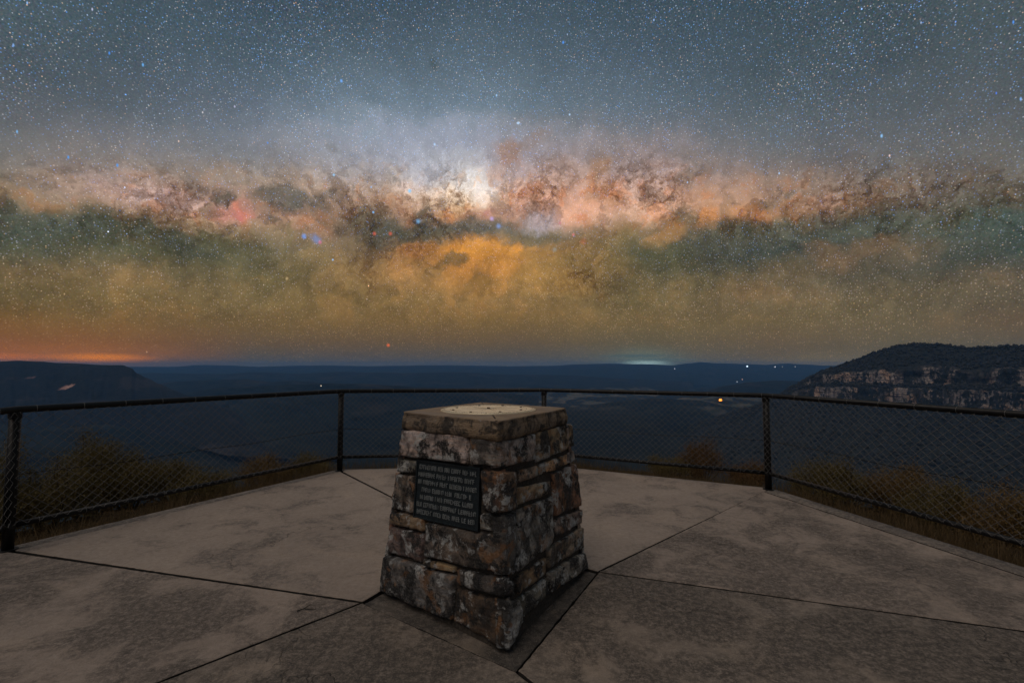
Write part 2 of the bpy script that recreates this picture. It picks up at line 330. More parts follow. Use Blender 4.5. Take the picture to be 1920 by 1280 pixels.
    # the brightest stars where they stand
    for (px, py, r, c, g) in ((1653,255,5,(150,205,255),1),(1668,292,3.5,(255,220,215),1),(1914,186,4.5,(140,190,255),1),(640,152,5,(120,180,255),1),(931,179,3.5,(170,210,255),1),(972,231,4.5,(185,220,255),1),(815,271,4.5,(190,220,255),1),
        (1068,215,3.5,(190,220,255),1),(768,358,7,(150,215,255),1),(728,647,6,(235,110,60),1),(220,310,5,(90,160,235),1),(128,295,4.5,(90,160,235),1),(268,122,4.5,(110,180,245),1),(32,247,4,(130,190,245),1),(25,85,4,(140,180,240),1),(626,328,4.5,(160,210,250),1),
        (700,398,4,(140,200,255),1),(696,351,3,(150,200,255),1),(624,487,3.5,(170,210,255),1),(1289,342,3,(190,215,255),1),(1461,325,3.5,(180,215,255),1),(1226,38,3,(170,200,255),1),(1056,80,4,(90,160,255),1),(335,265,3,(240,210,195),1),(970,231,3,(200,225,255),1),
        (502,268,3,(90,150,240),1),(173,18,3.5,(200,205,240),1),(51,6,3.5,(160,200,255),1),(205,100,4,(80,150,240),1),(380,211,3,(220,215,220),1),(1900,42,4,(90,160,255),1),(1727,43,3,(180,200,240),1),(1868,175,3,(90,140,255),1),(440,200,3.5,(190,190,220),1)):
        glow(px, py, r*.75, r*.75, c, 1.0, False)
    # below the horizon: nothing shines
    col = t.mix(t.mr(el0, -.03, -.005), (0.004, .004, .005), col)
    bg = t.n('ShaderNodeBackground', {'Color': col, 'Strength': 1.0})
    o = t.n('ShaderNodeOutputWorld'); t.nt.links.new(bg.outputs[0], o.inputs['Surface'])
    w.cycles.sampling_method = 'NONE'
build_world()

# ------------------------------------------------------------------ materials
def m_concrete(name='concrete', base=((.40,.32,.262)), dark=(.11,.095,.085), lo=.36, hi=.66, seed=0):
    m, t = mat(name)
    P = t.n('ShaderNodeNewGeometry').outputs['Position']
    P = t.vmath('ADD', P, (seed*13.1, seed*7.7, 0))
    big = t.noise(P, .9, 3, .5); st = t.noise(P, 2.6, 9, .68, .6); fine = t.noise(P, 26, 8, .72); grit = t.noise(P, 170, 3, .6)
    soft = t.noise(P, 5.5, 6, .6, 1.5)
    c = t.mix(t.mr(big, .3, .7), base, tuple(b*.78 for b in base))
    c = t.mix(t.mr(fine, .38, .64, 0, .38), c, tuple(b*.62 for b in base))
    c = t.mix(t.mr(soft, .45, .7, 0, .22), c, (.50, .41, .34))
    stain = t.math('MULTIPLY', t.mr(t.math('ADD', st, t.math('MULTIPLY', t.math('SUBTRACT', big, .5), .45)), lo+.12, hi), t.mr(t.math('ADD', t.math('MULTIPLY', fine, .55), t.math('MULTIPLY', t.noise(P, 75, 5, .7), .45)), .38, .56, .10, 1.0))
    c = t.mix(t.math('MULTIPLY', stain, .80), c, dark)
    tan = t.noise(t.vmath('ADD', P, (5, 2, 0)), 1.7, 7, .6, .8)
    c = t.mix(t.math('MULTIPLY', t.mr(tan, .54, .66), t.math('SUBTRACT', .14, t.math('MULTIPLY', stain, .12))), c, (.56, .43, .31))
    sp = t.n('ShaderNodeTexVoronoi', {'Vector': P, 'Scale': 60.0})
    c = t.mix(t.mr(sp.outputs['Distance'], .22, .10, 0, t.mr(fine, .4, .6, 0, .5)), c, dark)
    c = t.mix(t.mr(grit, .58, .72, 0, .45), c, (.60, .53, .46)); c = t.mix(t.mr(grit, .42, .30, 0, .5), c, tuple(b*.4 for b in base))
    # hairline cracks
    ck = t.n('ShaderNodeTexVoronoi', {'Vector': t.vmath('ADD', P, t.noise(P, 3, 4, .6, color=True)), 'Scale': .55}, feature='DISTANCE_TO_EDGE').outputs['Distance']
    cr = t.math('MULTIPLY', t.mr(ck, .006, .0), t.mr(big, .45, .6))
    c = t.mix(t.math('MULTIPLY', cr, .7), c, dark)
    h = t.math('ADD', t.math('MULTIPLY', fine, .8), t.math('MULTIPLY', grit, .35))
    h = t.math('SUBTRACT', h, t.math('MULTIPLY', cr, .5))
    finish(t, c, t.mr(fine, .3, .7, .62, .9), h, .012, spec=.35)
    return m
M_CON = m_concrete(); M_KERB = m_concrete('kerb_concrete', (.36,.30,.25), (.07,.06,.055), .22, .52, 3); M_APR = m_concrete('apron_concrete', (.13,.11,.092), (.035,.031,.028), .22, .52, 5)
M_CON_S = m_concrete('dim_stained_concrete', (.31,.25,.20), (.045,.04,.036), .20, .54, 8); M_CON_M = m_concrete('mottled_concrete', (.37,.295,.242), (.07,.06,.052), .25, .57, 11)  # stained one: base darkened for the dimmer foreground light, plus real stains

def m_plain(name, c, rough=.6, metal=0, nscale=40, var=.25, spec=.5, bump=.002):
    m, t = mat(name)
    P = t.n('ShaderNodeTexCoord').outputs['Object']
    n = t.noise(P, nscale, 5, .6)
    finish(t, t.mix(t.mr(n, .3, .7), tuple(x*(1-var) for x in c), tuple(x*(1+var) for x in c)), t.mr(n, .3, .7, max(0, rough-.1), min(1, rough+.1)), n, bump, metal, spec)
    return m
M_POST = m_plain('black_painted_steel', (.0045, .0045, .005), .5, 0, 30, .4, .3)
M_RAIL = m_plain('weathered_black_rail', (.006, .006, .0065), .45, 0, 24, .5, .35)
M_WIRE = m_plain('dark_galvanised_wire', (.16, .155, .15), .42, .3, 50, .35)
M_SOIL = m_plain('dark_joint_dirt', (.018, .016, .013), .95, 0, 30, .5)
M_BARK = m_plain('shrub_bark', (.05, .038, .028), .9, 0, 30, .4)

def m_stone():
    m, t = mat('weathered_sandstone')
    P = t.n('ShaderNodeNewGeometry').outputs['Position']
    tint = t.n('ShaderNodeVertexColor', layer_name='tint').outputs['Color']
    big = t.noise(P, 5, 5, .6, .8); mid = t.noise(P, 15, 8, .68, .7); fine = t.noise(P, 70, 8, .72); lic = t.noise(P, 9.5, 7, .62, .15)
    lay = t.noise(t.vmath('MULTIPLY', P, (4, 4, 34)), 1.6, 6, .6, .4)
    c = t.mix(t.mr(lay, .35, .68, 0, .55), tint, t.mix(1.0, tint, (1.45, 1.05, .72), 'MULTIPLY'))
    c = t.mix(t.mr(mid, .40, .62, 0, .75), c, t.mix(1.0, tint, (.38, .34, .32), 'MULTIPLY'))
    c = t.mix(t.mr(big, .50, .64, 0, .85), c, (.028, .025, .024))
    c = t.mix(t.mr(fine, .54, .66, 0, .55), c, t.mix(1.0, c, (.35, .33, .33), 'MULTIPLY'))
    blk = t.noise(t.vmath('ADD', P, (3, 1, 7)), 7.0, 8, .7, .3)
    c = t.mix(t.math('MULTIPLY', t.mr(blk, .475, .55), t.mr(fine, .34, .50, .35, 1)), c, (.016, .015, .015))
    L = t.math('MULTIPLY', t.mr(lic, .545, .60), t.mr(fine, .40, .54, .05, 1))
    c = t.mix(t.math('MULTIPLY', L, .9), c, (.62, .62, .60))
    L2 = t.n('ShaderNodeTexVoronoi', {'Vector': t.vmath('ADD', P, t.vmath('MULTIPLY', t.noise(P, 30, 5, .7, color=True), (.10, .10, .10))), 'Scale': 13.0})
    c = t.mix(t.math('MULTIPLY', t.mr(L2.outputs['Distance'], .34, .22), t.mr(t.noise(P, 3.1, 3, .5), .52, .58, 0, .8)), c, (.50, .51, .50))
    c = t.mix(t.math('MULTIPLY', t.mr(t.noise(P, 120, 4, .7), .62, .70), t.mr(mid, .42, .55)), c, (.55, .54, .52))
    o = t.noise(P, 7.3, 4, .6, .5)
    c = t.mix(t.math('MULTIPLY', t.mr(o, .57, .66), .6), c, (.34, .15, .045))
    h = t.math('ADD', t.math('MULTIPLY', mid, .8), t.math('ADD', t.math('MULTIPLY', fine, .6), t.math('MULTIPLY', lay, .2)))
    finish(t, c, t.mr(fine, .3, .7, .42, .85), h, .036, spec=.6)
    return m
M_STONE = m_stone()
M_MORTAR = m_plain('mortar', (.075, .062, .05), .95, 0, 60, .4, .3, .01)

def m_cap():
    m, t = mat('capstone_sandstone')
    g = t.n('ShaderNodeNewGeometry'); P = g.outputs['Position']
    nz = t.n('ShaderNodeSeparateXYZ', {0: g.outputs['Normal']}).outputs[2]
    big = t.noise(P, 4.5, 5, .6, .8); mid = t.noise(P, 14, 8, .66, .5); fine = t.noise(P, 60, 8, .7)
    lay = t.noise(t.vmath('MULTIPLY', P, (3, 3, 26)), 1.6, 6, .6, .4)
    c = t.mix(t.mr(big, .3, .7), (.34, .24, .15), (.24, .19, .15))
    c = t.mix(t.mr(lay, .4, .65, 0, .6), c, (.20, .13, .07))
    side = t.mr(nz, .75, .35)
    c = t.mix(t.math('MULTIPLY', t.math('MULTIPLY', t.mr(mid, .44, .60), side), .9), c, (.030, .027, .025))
    c = t.mix(t.mr(fine, .55, .68, 0, .5), c, (.09, .07, .055))
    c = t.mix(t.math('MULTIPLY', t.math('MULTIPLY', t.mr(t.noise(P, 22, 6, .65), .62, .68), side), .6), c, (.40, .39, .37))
    h = t.math('ADD', mid, t.math('ADD', t.math('MULTIPLY', fine, .5), t.math('MULTIPLY', lay, .6)))
    finish(t, c, .78, t.math('MULTIPLY', h, t.mr(side, 0, 1, .25, 1)), .016, spec=.4)
    return m
M_CAP = m_cap()

# ------------------------------------------------------------------ the octagonal paved lookout
PB = {'a': at_z(1441, 917), 'c': at_z(637, 882), 'd': at_z(14, 1031)}
HR = 1.105
pb = at_y(1020, 731, 1.0); 
dd_ = ray(1020, 731); PB['b'] = EYE + dd_*((HR-H_EYE)/dd_.z); PB['b'].z = 0
P_a, P_b, P_c, P_d = PB['a'], PB['b'], PB['c'], PB['d']
P_r = P_a + Vector((.27, -.963, 0))*3.0
P_r2 = P_r + Vector((.9, -5.5, 0))
P_l = P_d + Vector((.22, -.975, 0))*3.0
P_l2 = P_l + Vector((-.9, -5.0, 0))
print('posts', P_a, P_b, P_c, P_d)
A, B_, C_ = at_z(680, 1128), at_z(1121, 1071), at_z(968, 1256)
Dk = A+B_-C_
CEN = (A+B_)/2
def outw(p, k):
    v = (p-CEN); v.z = 0; return p+v.normalized()*k
EDGE = [outw(p, .10) for p in (P_l2, P_l, P_d, P_c, P_b, P_a, P_r, P_r2)]
# inset polygon slab, ragged arrises
def slab(name, poly, z0, z1, material, gap=.0085, parent=None, seg=.03):
    pts = [Vector((p.x, p.y)) for p in poly]
    area = sum(pts[i].x*pts[(i+1) % len(pts)].y-pts[(i+1) % len(pts)].x*pts[i].y for i in range(len(pts)))
    if area < 0: pts.reverse()
    n = len(pts); ins = []
    for i in range(n):
        p0, p1, p2 = pts[i-1], pts[i], pts[(i+1) % n]
        e1 = (p1-p0).normalized(); e2 = (p2-p1).normalized()
        n1 = Vector((-e1.y, e1.x)); n2 = Vector((-e2.y, e2.x)); b = (n1+n2)
        b = b/max(.3, (1+n1.dot(n2))); ins.append(p1+b*gap)
    ring = []
    for i in range(n):
        a, b = ins[i], ins[(i+1) % n]; L = (b-a).length; k = max(1, int(L/seg)); e = (b-a)/max(L, 1e-6); nn = Vector((-e.y, e.x))
        for j in range(k):
            p = a+(b-a)*(j/k); q = (mn.noise(Vector((p.x*9, p.y*9, 1)))*.5+mn.noise(Vector((p.x*33, p.y*33, 4)))*.5) if j else 0
            ring.append((p+nn*(abs(q)*.011), nn))
    V = []; Fc = []; m = len(ring)
    for (off, z) in ((0, z0), (0, z1-.004), (.005, z1)):
        for (p, nn) in ring: V.append((p.x+nn.x*off, p.y+nn.y*off, z))
    for r in range(2):
        for j in range(m): Fc.append((r*m+j, r*m+(j+1) % m, (r+1)*m+(j+1) % m, (r+1)*m+j))
    Fc.append(tuple(2*m+j for j in range(m)))
    o = mesh_obj(name, V, Fc, material, parent); o.data.materials.append(M_SOIL)
    for f_ in o.data.polygons:
        if f_.index < m: f_.material_index = 1
    return o
# joints meet the square apron round the plinth at its corners
jA = at_z(290, 1280); jA2 = A+(jA-A).normalized()*6
jB = at_z(1920, 1182); jB2 = B_+(jB-B_).normalized()*4.2
jC = at_z(1000, 1281); jC2 = C_+(jC-C_).normalized()*6
def line_hit(p, d, q0, q1):
    e = q1-q0; den = d.x*e.y-d.y*e.x; w_ = q0-p
    return p+d*((w_.x*e.y-w_.y*e.x)/den)
KW = .24
inner = [outw(p, .10-KW) for p in (P_l2, P_l, P_d, P_c, P_b, P_a, P_r, P_r2)]
iE = dict(zip(('l2', 'l', 'd', 'c', 'b', 'a', 'r', 'r2'), inner)); oE = dict(zip(('l2', 'l', 'd', 'c', 'b', 'a', 'r', 'r2'), EDGE))
hitB = line_hit(B_, (jB-B_), oE['a'], oE['r'])
hitBi = line_hit(B_, (jB-B_), iE['a'], iE['r'])
back_r = Vector((4.2, -4.4, 0)); back_l = Vector((-4.2, -4.4, 0))
hitA = line_hit(A, (jA-A), oE['l'], oE['l2']); hitC = line_hit(C_, (jC-C_), back_l, back_r)
pv = bpy.data.objects.new('paving', None); COL.objects.link(pv); tag(pv, kind='structure')
G0, G1 = -.16, 0.0
sD, sC_ = outw(P_d, -.04), outw(P_c, -.04)
slab('paving_slab', [A, sD, sC_, Dk], G0, G1, M_CON, gap=.0095, parent=pv)
slab('kerb', [sD, oE['d'], oE['c'], sC_], G0, -.002, M_KERB, gap=-.006, parent=pv)
slab('paving_slab', [Dk, oE['c'], oE['b'], oE['a'], B_], G0, G1, M_CON, parent=pv)
slab('paving_slab', [B_, iE['a'], hitBi], G0, G1, M_CON_M, parent=pv)
slab('paving_slab', [B_, hitBi, iE['r'], iE['r2'], back_r, hitC, C_], G0, G1, M_CON_S, parent=pv)
slab('paving_slab', [C_, hitC, back_l, oE['l2'], hitA, A], G0, G1, M_CON_S, parent=pv)
slab('paving_slab', [A, hitA, oE['l'], oE['d']], G0, G1, M_CON_M, parent=pv)
slab('paving_slab', [A, C_, B_, Dk], G0, -.012, M_APR, parent=pv)
slab('kerb', [iE['a'], oE['a'], oE['r'], oE['r2'], iE['r2'], iE['r']][::1], G0, .0, M_KERB, gap=.013, parent=pv)
# dirt-filled bed below the joints
ob = [Vector((p.x*1, p.y, 0)) for p in (back_l, oE['l2'], oE['l'], oE['d'], oE['c'], oE['b'], oE['a'], oE['r'], oE['r2'], back_r)]
slab('slab_bed', [outw(p, -.03) for p in ob], -.5, -.05, M_SOIL, gap=.004, parent=pv)

# a fallen twig and a few dead leaves on the paving
tw = at_z(572, 1143, .006); m = MB()
m.tube([tw+Vector(v) for v in ((-.045, -.01, .0), (-.01, .006, .005), (.03, .0, .004), (.06, .012, .0))], .0035, 6, True, .0018)
m.tube([tw+Vector(v) for v in ((-.01, .006, .005), (.012, .035, .012), (.02, .05, .006))], .0024, 5, True, .0012)
tag(m.build('twig', M_SOIL), 'small dark forked twig lying on the paving left of the plinth', 'twig')

# ------------------------------------------------------------------ chain-link fence
fence = empty('chain_link_fence', (P_b.x, P_b.y, 0), 'black steel railing with grey chain link mesh curving round the lookout edge', 'fence')
posts = [P_l, P_d, P_c, P_b, P_a, P_r]
RP, RR = .037, .026; ZB = .19
for p in posts:
    m = MB(); m.tube([p+Vector((0, 0, -.12)), p+Vector((0, 0, HR-.02))], RP, 16)
    po = m.build('post', M_POST, fence, True)
    m = MB(); m.disc(p+Vector((0, 0, 0.001)), .062, .008, 20); m.build('base_collar', M_POST, po)
    for zz in (ZB, HR-.045):
        m = MB(); m.tube([p+Vector((0, 0, zz-.022)), p+Vector((0, 0, zz+.022))], RP+.005, 16); m.build('clamp', M_RAIL, po)
m = MB(); m.tube([p+Vector((0, 0, HR)) for p in posts], RR, 16); m.build('top_rail', M_RAIL, fence, True)
for i in range(len(posts)-1):
    a, b = posts[i], posts[i+1]; d = (b-a).normalized(); nrm = Vector((-d.y, d.x, 0))
    if nrm.dot(CEN-(a+b)/2) < 0: nrm = -nrm
    m = MB(); m.tube([a+d*RP*.9+Vector((0, 0, ZB)), b-d*RP*.9+Vector((0, 0, ZB))], .023, 12); m.build('bottom_rail', M_RAIL, fence, True)
    # woven mesh
    a_ = .0405; av = .0365; L = (b-a).length-.02; off = RP+.004; z0 = ZB+.004; z1 = HR-.02
    K = int(L/a_); J = int((z1-z0)/av)
    segs0 = []; segs1 = []
    O = a+d*.01+nrm*off
    for k in range(K):
        prev = None
        for j in range(J+1):
            s = (k + ((j+k) % 2))*a_ + (random.random()-.5)*.002; z = z0+(z1-z0)*j/J
            w = .0020*(1 if (j+k) % 2 == 0 else -1)
            sag = .006*math.sin(3.1*s+z*4)
            q = O+d*s+nrm*(w+sag); q = Vector((q.x, q.y, z))
            if prev is not None: segs0.append(prev); segs1.append(q)
            prev = q
    # little twisted ends above and below
    S0 = np.array([tuple(v) for v in segs0]); S1 = np.array([tuple(v) for v in segs1])
    T = S1-S0; T /= np.linalg.norm(T, axis=1)[:, None]
    N = np.array(tuple(nrm))[None, :].repeat(len(T), 0); U = np.cross(T, N); r = .0015
    V = []
    for P0 in (S0, S1):
        for (cu, cn) in ((1, 0), (0, 1), (-1, 0), (0, -1)): V.append(P0+U*cu*r+N*cn*r)
    V = np.stack(V, 1).reshape(-1, 3); n = len(S0); base = np.arange(n)*8
    Q = np.concatenate([np.stack([base+q, base+(q+1) % 4, base+4+(q+1) % 4, base+4+q], 1) for q in range(4)])
    m = MB(); s = .12
    while s < L:
        c = a+d*s+Vector((0, 0, HR)); m.ring(c, d, RR+.002, .0022, 12, 4)
        c = a+d*(s+.05)+Vector((0, 0, ZB)); m.ring(c, d, .025, .002, 10, 4)
        s += .30
    # knuckled wire ends standing at the rails
    s = .02
    while s < L:
        q = a+d*s+nrm*off; 
        m.tube([Vector((q.x, q.y, z1-.005)), Vector((q.x, q.y, z1+.002))-nrm*.006], .002, 4, False)
        m.tube([Vector((q.x, q.y, ZB+.002)), Vector((q.x, q.y, ZB+.030))-nrm*.006+d*.012], .0018, 4, False)
        s += a_*2
    fast_mesh('chain_link_mesh', np.concatenate([V, np.array([tuple(v) for v in m.v])]), np.concatenate([Q, np.array(m.f)+len(V)]), M_WIRE, fence)
    m = MB(); pts = []
    for k in range(31):
        s = L*k/30; q = a+d*s-nrm*.03; pts.append(Vector((q.x, q.y, .575+.006*math.sin(s*5+i)-.02*math.sin(math.pi*k/30))))
    m.tube(pts, .0035, 6); m.build('tension_wire', M_POST, fence)

# ------------------------------------------------------------------ stone plinth
ZT = 1.165; CAPH = .112
def sq(pl, pr, pf, z):  # left, right, front corner pixels at height z -> 4 ground-plan corners
    l, r_, f = at_z(*pl, z), at_z(*pr, z), at_z(*pf, z)
    return l, r_, f, l+r_-f
bl, br_, bf, bb = at_z(712, 1108), at_z(1101, 1066), at_z(948, 1226), None
bb = bl+br_-bf
zc = ZT-CAPH
tl, tr, tf = at_z(757, 803, zc), at_z(1062, 795, zc), at_z(930, 822, zc)
# neck just below the cap, from the cap's underside centre
cl, cr_, cf_ = at_z(750, 771, ZT), at_z(1065, 764, ZT), at_z(935, 789, ZT)
cb = cl+cr_-cf_
ped = empty('stone_plinth', tuple(CEN), 'tapered plinth of weathered lichen-spotted sandstone blocks standing in the middle of the paving', 'plinth')
def lerp(a, b, k): return a+(b-a)*k
cc = (cl+cr_)/2
def up(p, k): # neck corners: slightly inset from the cap
    q = lerp(p, cc, k); return Vector((q.x, q.y, zc))
tl, tr, tf, tb = up(cl, .015), up(cr_, -.03), up(cf_, .03), up(cb, .03)
print('base', bl, br_, bf, 'top', tl, tr, tf, (bl-bf).length, (br_-bf).length, (cl-cf_).length, (cr_-cf_).length)
# mortar core
INS = .020
def ins(p, c): v = (c-p); v.z = 0; return p+v.normalized()*INS*1.5
bc = (bl+br_)/2
core_v = [ins(p, bc)+Vector((0, 0, -.05)) for p in (bf, br_, bb, bl)]+[ins(p, cc)+Vector((0, 0, .01)) for p in (tf, tr, tb, tl)]
mesh_obj('mortar_core', core_v, [(3, 2, 1, 0), (4, 5, 6, 7), (0, 1, 5, 4), (1, 2, 6, 5), (2, 3, 7, 6), (3, 0, 4, 7)], M_MORTAR, ped)

SV, SF, SC = [], [], []
def stone(poly3, nrm, tint, proud=.0, nu=22, nv=16, rough=1.0):
    """rough-hewn block face on a quad (bl, br, tr, tl); sides run back into the mortar"""
    p00, p10, p11, p01 = poly3; b = len(SV); seed = random.random()*50
    W = (p10-p00).length; Hh = (p01-p00).length; g = .0030
    nu = max(8, int(W/.011)); nv = max(6, int(Hh/.011))
    kk_ = .85+.3*random.random(); gy_ = sum(tint)/3; k3 = tuple((x*.78+gy_*.22)*2.1*kk_*(.94+.12*random.random()) for x in tint)
    for j in range(nv+1):
        for i in range(nu+1):
            u = i/nu; v = j/nv
            uu = g/W+u*(1-2*g/W); vv = g/Hh+v*(1-2*g/Hh)
            p = (p00*(1-uu)+p10*uu)*(1-vv)+(p01*(1-uu)+p11*uu)*vv
            eu = min(u, 1-u)*W; ev = min(v, 1-v)*Hh; e = min(eu, ev)
            # ragged outline
            q = Vector((p.x*12, p.y*12, p.z*12+seed))
            wob = mn.noise_vector(q)*.006*rough
            edge = 1-math.exp(-e/.009)
            d = proud+.006+(.010 if min(W, Hh) < .09 else 0)-.015*(1-edge)+.016*mn.noise(Vector((p.x*7, p.y*7, p.z*7+seed)))*rough-.009*abs(mn.noise(Vector((p.x*14, p.y*14, p.z*14+seed))))*edge*rough+.0065*mn.noise(Vector((p.x*24, p.y*24, p.z*24+seed)))*edge*rough
            d += .003*mn.noise(Vector((p.x*2, p.y*2, p.z*45+seed)))*edge*rough
            d += .013*(.42-mn.voronoi(Vector((p.x*8, p.y*8, p.z*10+seed)))[0][0])*edge*rough
            rimmed = (i in (0, nu) or j in (0, nv))
            if rimmed: d = -.055
            tv = wob-nrm*wob.dot(nrm)
            SV.append(p+nrm*d+tv*(1 if not rimmed else .6)); SC.append(k3+(1,))
    for j in range(nv):
        for i in range(nu):
            a = b+j*(nu+1)+i; SF.append((a, a+1, a+nu+2, a+nu+1))
def crop(x, y): return (680+x/2.4146, 720+y/2.4146)
def face_frame(b0, b1, t0, t1):
    n = (b1-b0).cross(t0-b0).normalized()
    if n.dot((b0+b1)/2-Vector((cc.x, cc.y, 0))) < 0: n = -n
    return b0, n
BUFF = (.25, .19, .13); GREY = (.22, .20, .18); DARK = (.10, .085, .07); BRN = (.15, .075, .038); ORG = (.34, .20, .085); RUST = (.22, .10, .04); PALE = (.33, .27, .20)
LP0, LN = face_frame(bl, bf, tl, tf); RP0, RN = face_frame(bf, br_, tf, tr)
def clampu(face, x, y):
    return at_plane(*crop(x, y), LP0 if face == 'L' else RP0, LN if face == 'L' else RN)
# corner line of the two visible faces in crop pixels
def corner_x(y):
    from bpy_extras.object_utils import world_to_camera_view
    return None
def proj(p):
    d = p-EYE; x = d.x; yv = d.y*math.cos(PITCH)+d.z*math.sin(PITCH); zv = -d.y*math.sin(PITCH)+d.z*math.cos(PITCH)
    return CX+F*x/yv, CY-F*zv/yv
def cpx(p): a, b = proj(p); return (a-680)*2.4146, (b-720)*2.4146
print('crop px: tl', cpx(tl), 'tf', cpx(tf), 'tr', cpx(tr), 'bl', cpx(bl), 'bf', cpx(bf), 'br', cpx(br_))
def edge_x(p, q, y):
    a, b = cpx(p), cpx(q); k = (y-a[1])/(b[1]-a[1]); return a[0]+(b[0]-a[0])*k
def XL(y): return edge_x(tl, bl, y)
def XC(y): return edge_x(tf, bf, y)
def XR(y): return edge_x(tr, br_, y)
# 'L' / 'C' / 'R' as an x value means: on that edge of the plinth
def q(face, pts, tint, proud=0.0, rough=1.0):
    P = []
    for (x, y) in pts:
        xx = {'L': XL, 'C': XC, 'R': XR}[x](y) if isinstance(x, str) else x
        P.append(clampu(face, xx, y))
    stone(P, LN if face == 'L' else RN, tint, proud, rough=rough)
yTL, yTF, yTR = cpx(tl)[1], cpx(tf)[1], cpx(tr)[1]; yBL, yBF, yBR = cpx(bl)[1], cpx(bf)[1], cpx(br_)[1]
TOPG = (.36, .325, .29)
Lf = [([('L', 332), (480, 368), (480, 222), ('L', yTL-6)], TOPG, .010), ([(480, 368), ('C', 382), ('C', yTF-6), (480, 222)], GREY, .004),
  ([('L', 402), (240, 410), (242, 342), ('L', 332)], GREY, .0), ([('L', 572), (186, 582), (196, 406), ('L', 402)], (.17,.13,.10), .002), ([(186, 582), (226, 592), (240, 410), (196, 406)], PALE, -.006),
  ([(532, 580), ('C', 592), ('C', 390), (532, 380)], BRN, .006), ([(520, 668), ('C', 690), ('C', 592), (530, 580)], GREY, .0),
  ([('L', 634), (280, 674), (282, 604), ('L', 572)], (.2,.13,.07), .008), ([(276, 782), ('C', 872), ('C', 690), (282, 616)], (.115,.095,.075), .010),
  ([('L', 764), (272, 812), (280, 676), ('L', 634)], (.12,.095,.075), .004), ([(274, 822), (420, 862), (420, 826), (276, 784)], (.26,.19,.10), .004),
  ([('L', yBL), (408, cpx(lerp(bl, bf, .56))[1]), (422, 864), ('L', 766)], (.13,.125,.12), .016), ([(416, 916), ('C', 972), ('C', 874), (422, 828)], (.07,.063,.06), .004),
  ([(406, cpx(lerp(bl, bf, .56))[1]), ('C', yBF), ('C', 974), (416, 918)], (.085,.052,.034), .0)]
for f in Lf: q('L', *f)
Rf = [([('C', 386), (782, 350), (776, 214), ('C', yTF-6)], (.29,.26,.23), .010), ([(782, 362), ('R', 286), ('R', yTR-6), (776, 212)], (.25,.17,.09), .014),
  ([('C', 592), (694, 562), (694, 384), ('C', 390)], BRN, .018), ([(697, 462), (798, 420), (792, 358), (697, 384)], (.27,.19,.12), .004),
  ([(798, 420), (924, 366), (922, 306), (792, 358)], ORG, .004), ([(924, 366), ('R', 350), ('R', 290), (922, 306)], GREY, .0),
  ([(698, 560), (856, 498), (848, 428), (698, 464)], (.28,.20,.13), .002), ([(864, 604), ('R', 556), ('R', 352), (848, 398)], RUST, .016),
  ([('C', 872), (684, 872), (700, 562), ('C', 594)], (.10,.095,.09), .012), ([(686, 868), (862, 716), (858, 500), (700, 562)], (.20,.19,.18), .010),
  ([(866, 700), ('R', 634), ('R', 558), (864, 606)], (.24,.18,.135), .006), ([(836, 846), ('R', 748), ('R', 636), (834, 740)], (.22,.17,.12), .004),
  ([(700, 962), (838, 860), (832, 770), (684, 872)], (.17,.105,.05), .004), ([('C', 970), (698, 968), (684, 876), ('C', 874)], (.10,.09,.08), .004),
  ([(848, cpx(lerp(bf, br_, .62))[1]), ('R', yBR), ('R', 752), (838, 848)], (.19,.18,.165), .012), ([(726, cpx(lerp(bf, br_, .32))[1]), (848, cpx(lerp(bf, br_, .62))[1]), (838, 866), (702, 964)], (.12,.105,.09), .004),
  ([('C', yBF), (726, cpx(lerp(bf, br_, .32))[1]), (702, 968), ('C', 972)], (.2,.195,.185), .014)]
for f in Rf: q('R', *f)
# hidden sides: random coursing
for (b0, b1, t0, t1) in ((br_, bb, tr, tb), (bb, bl, tb, tl)):
    p0, nn = face_frame(b0, b1, t0, t1); cuts = [0, .2, .36, .55, .74, .86, 1.0]
    for j in range(6):
        us = [0]+sorted(random.uniform(.18, .82) for _ in range(2))+[1]
        if us[2]-us[1] < .15: us = [0, .5, 1]
        for i in range(len(us)-1):
            f = lambda u, v: lerp(lerp(b0, b1, u), lerp(t0, t1, u), v)
            stone([f(us[i], cuts[j]), f(us[i+1], cuts[j]), f(us[i+1], cuts[j+1]), f(us[i], cuts[j+1])], nn, random.choice([BUFF, GREY, BRN, PALE, RUST]), random.uniform(0, .014))
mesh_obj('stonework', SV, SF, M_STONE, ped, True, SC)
# capstone: flat sawn top, rock-faced sides
V, Fc = [], []
corners = [cf_, cr_, cb, cl]; NS = 46; rows = [(-.05, 0), (-.004, .004), (.004, .016), (.006, .045), (.0, .075), (-.008, .096), (-.004, .106), (-.014, .1115)]
ringn = NS*4
for (o, z) in rows:
    for e in range(4):
        a, b = corners[e], corners[(e+1) % 4]; d = (b-a).normalized(); on = Vector((d.y, -d.x, 0))
        if on.dot((a+b)/2-cc) < 0: on = -on
        for i in range(NS):
            u = i/NS; p = lerp(a, b, u); cd = min(u, 1-u)*(b-a).length
            rnd = .018*math.exp(-cd/.02)
            k = 1 if z < .105 else .25
            nz = (.013*mn.noise(Vector((p.x*6, p.y*6, z*10)))+.007*mn.noise(Vector((p.x*22, p.y*22, z*30))))*k
            zz = z+(-.010*abs(mn.noise(Vector((p.x*9, p.y*9, 3)))) if 0 < z < .02 else 0)
            inw = (cc-p); inw.z = 0
            V.append(Vector((p.x, p.y, zc+zz))+on*(o+nz)+inw.normalized()*rnd)
for r_i in range(len(rows)-1):
    for j in range(ringn): Fc.append((r_i*ringn+j, r_i*ringn+(j+1) % ringn, (r_i+1)*ringn+(j+1) % ringn, (r_i+1)*ringn+j))
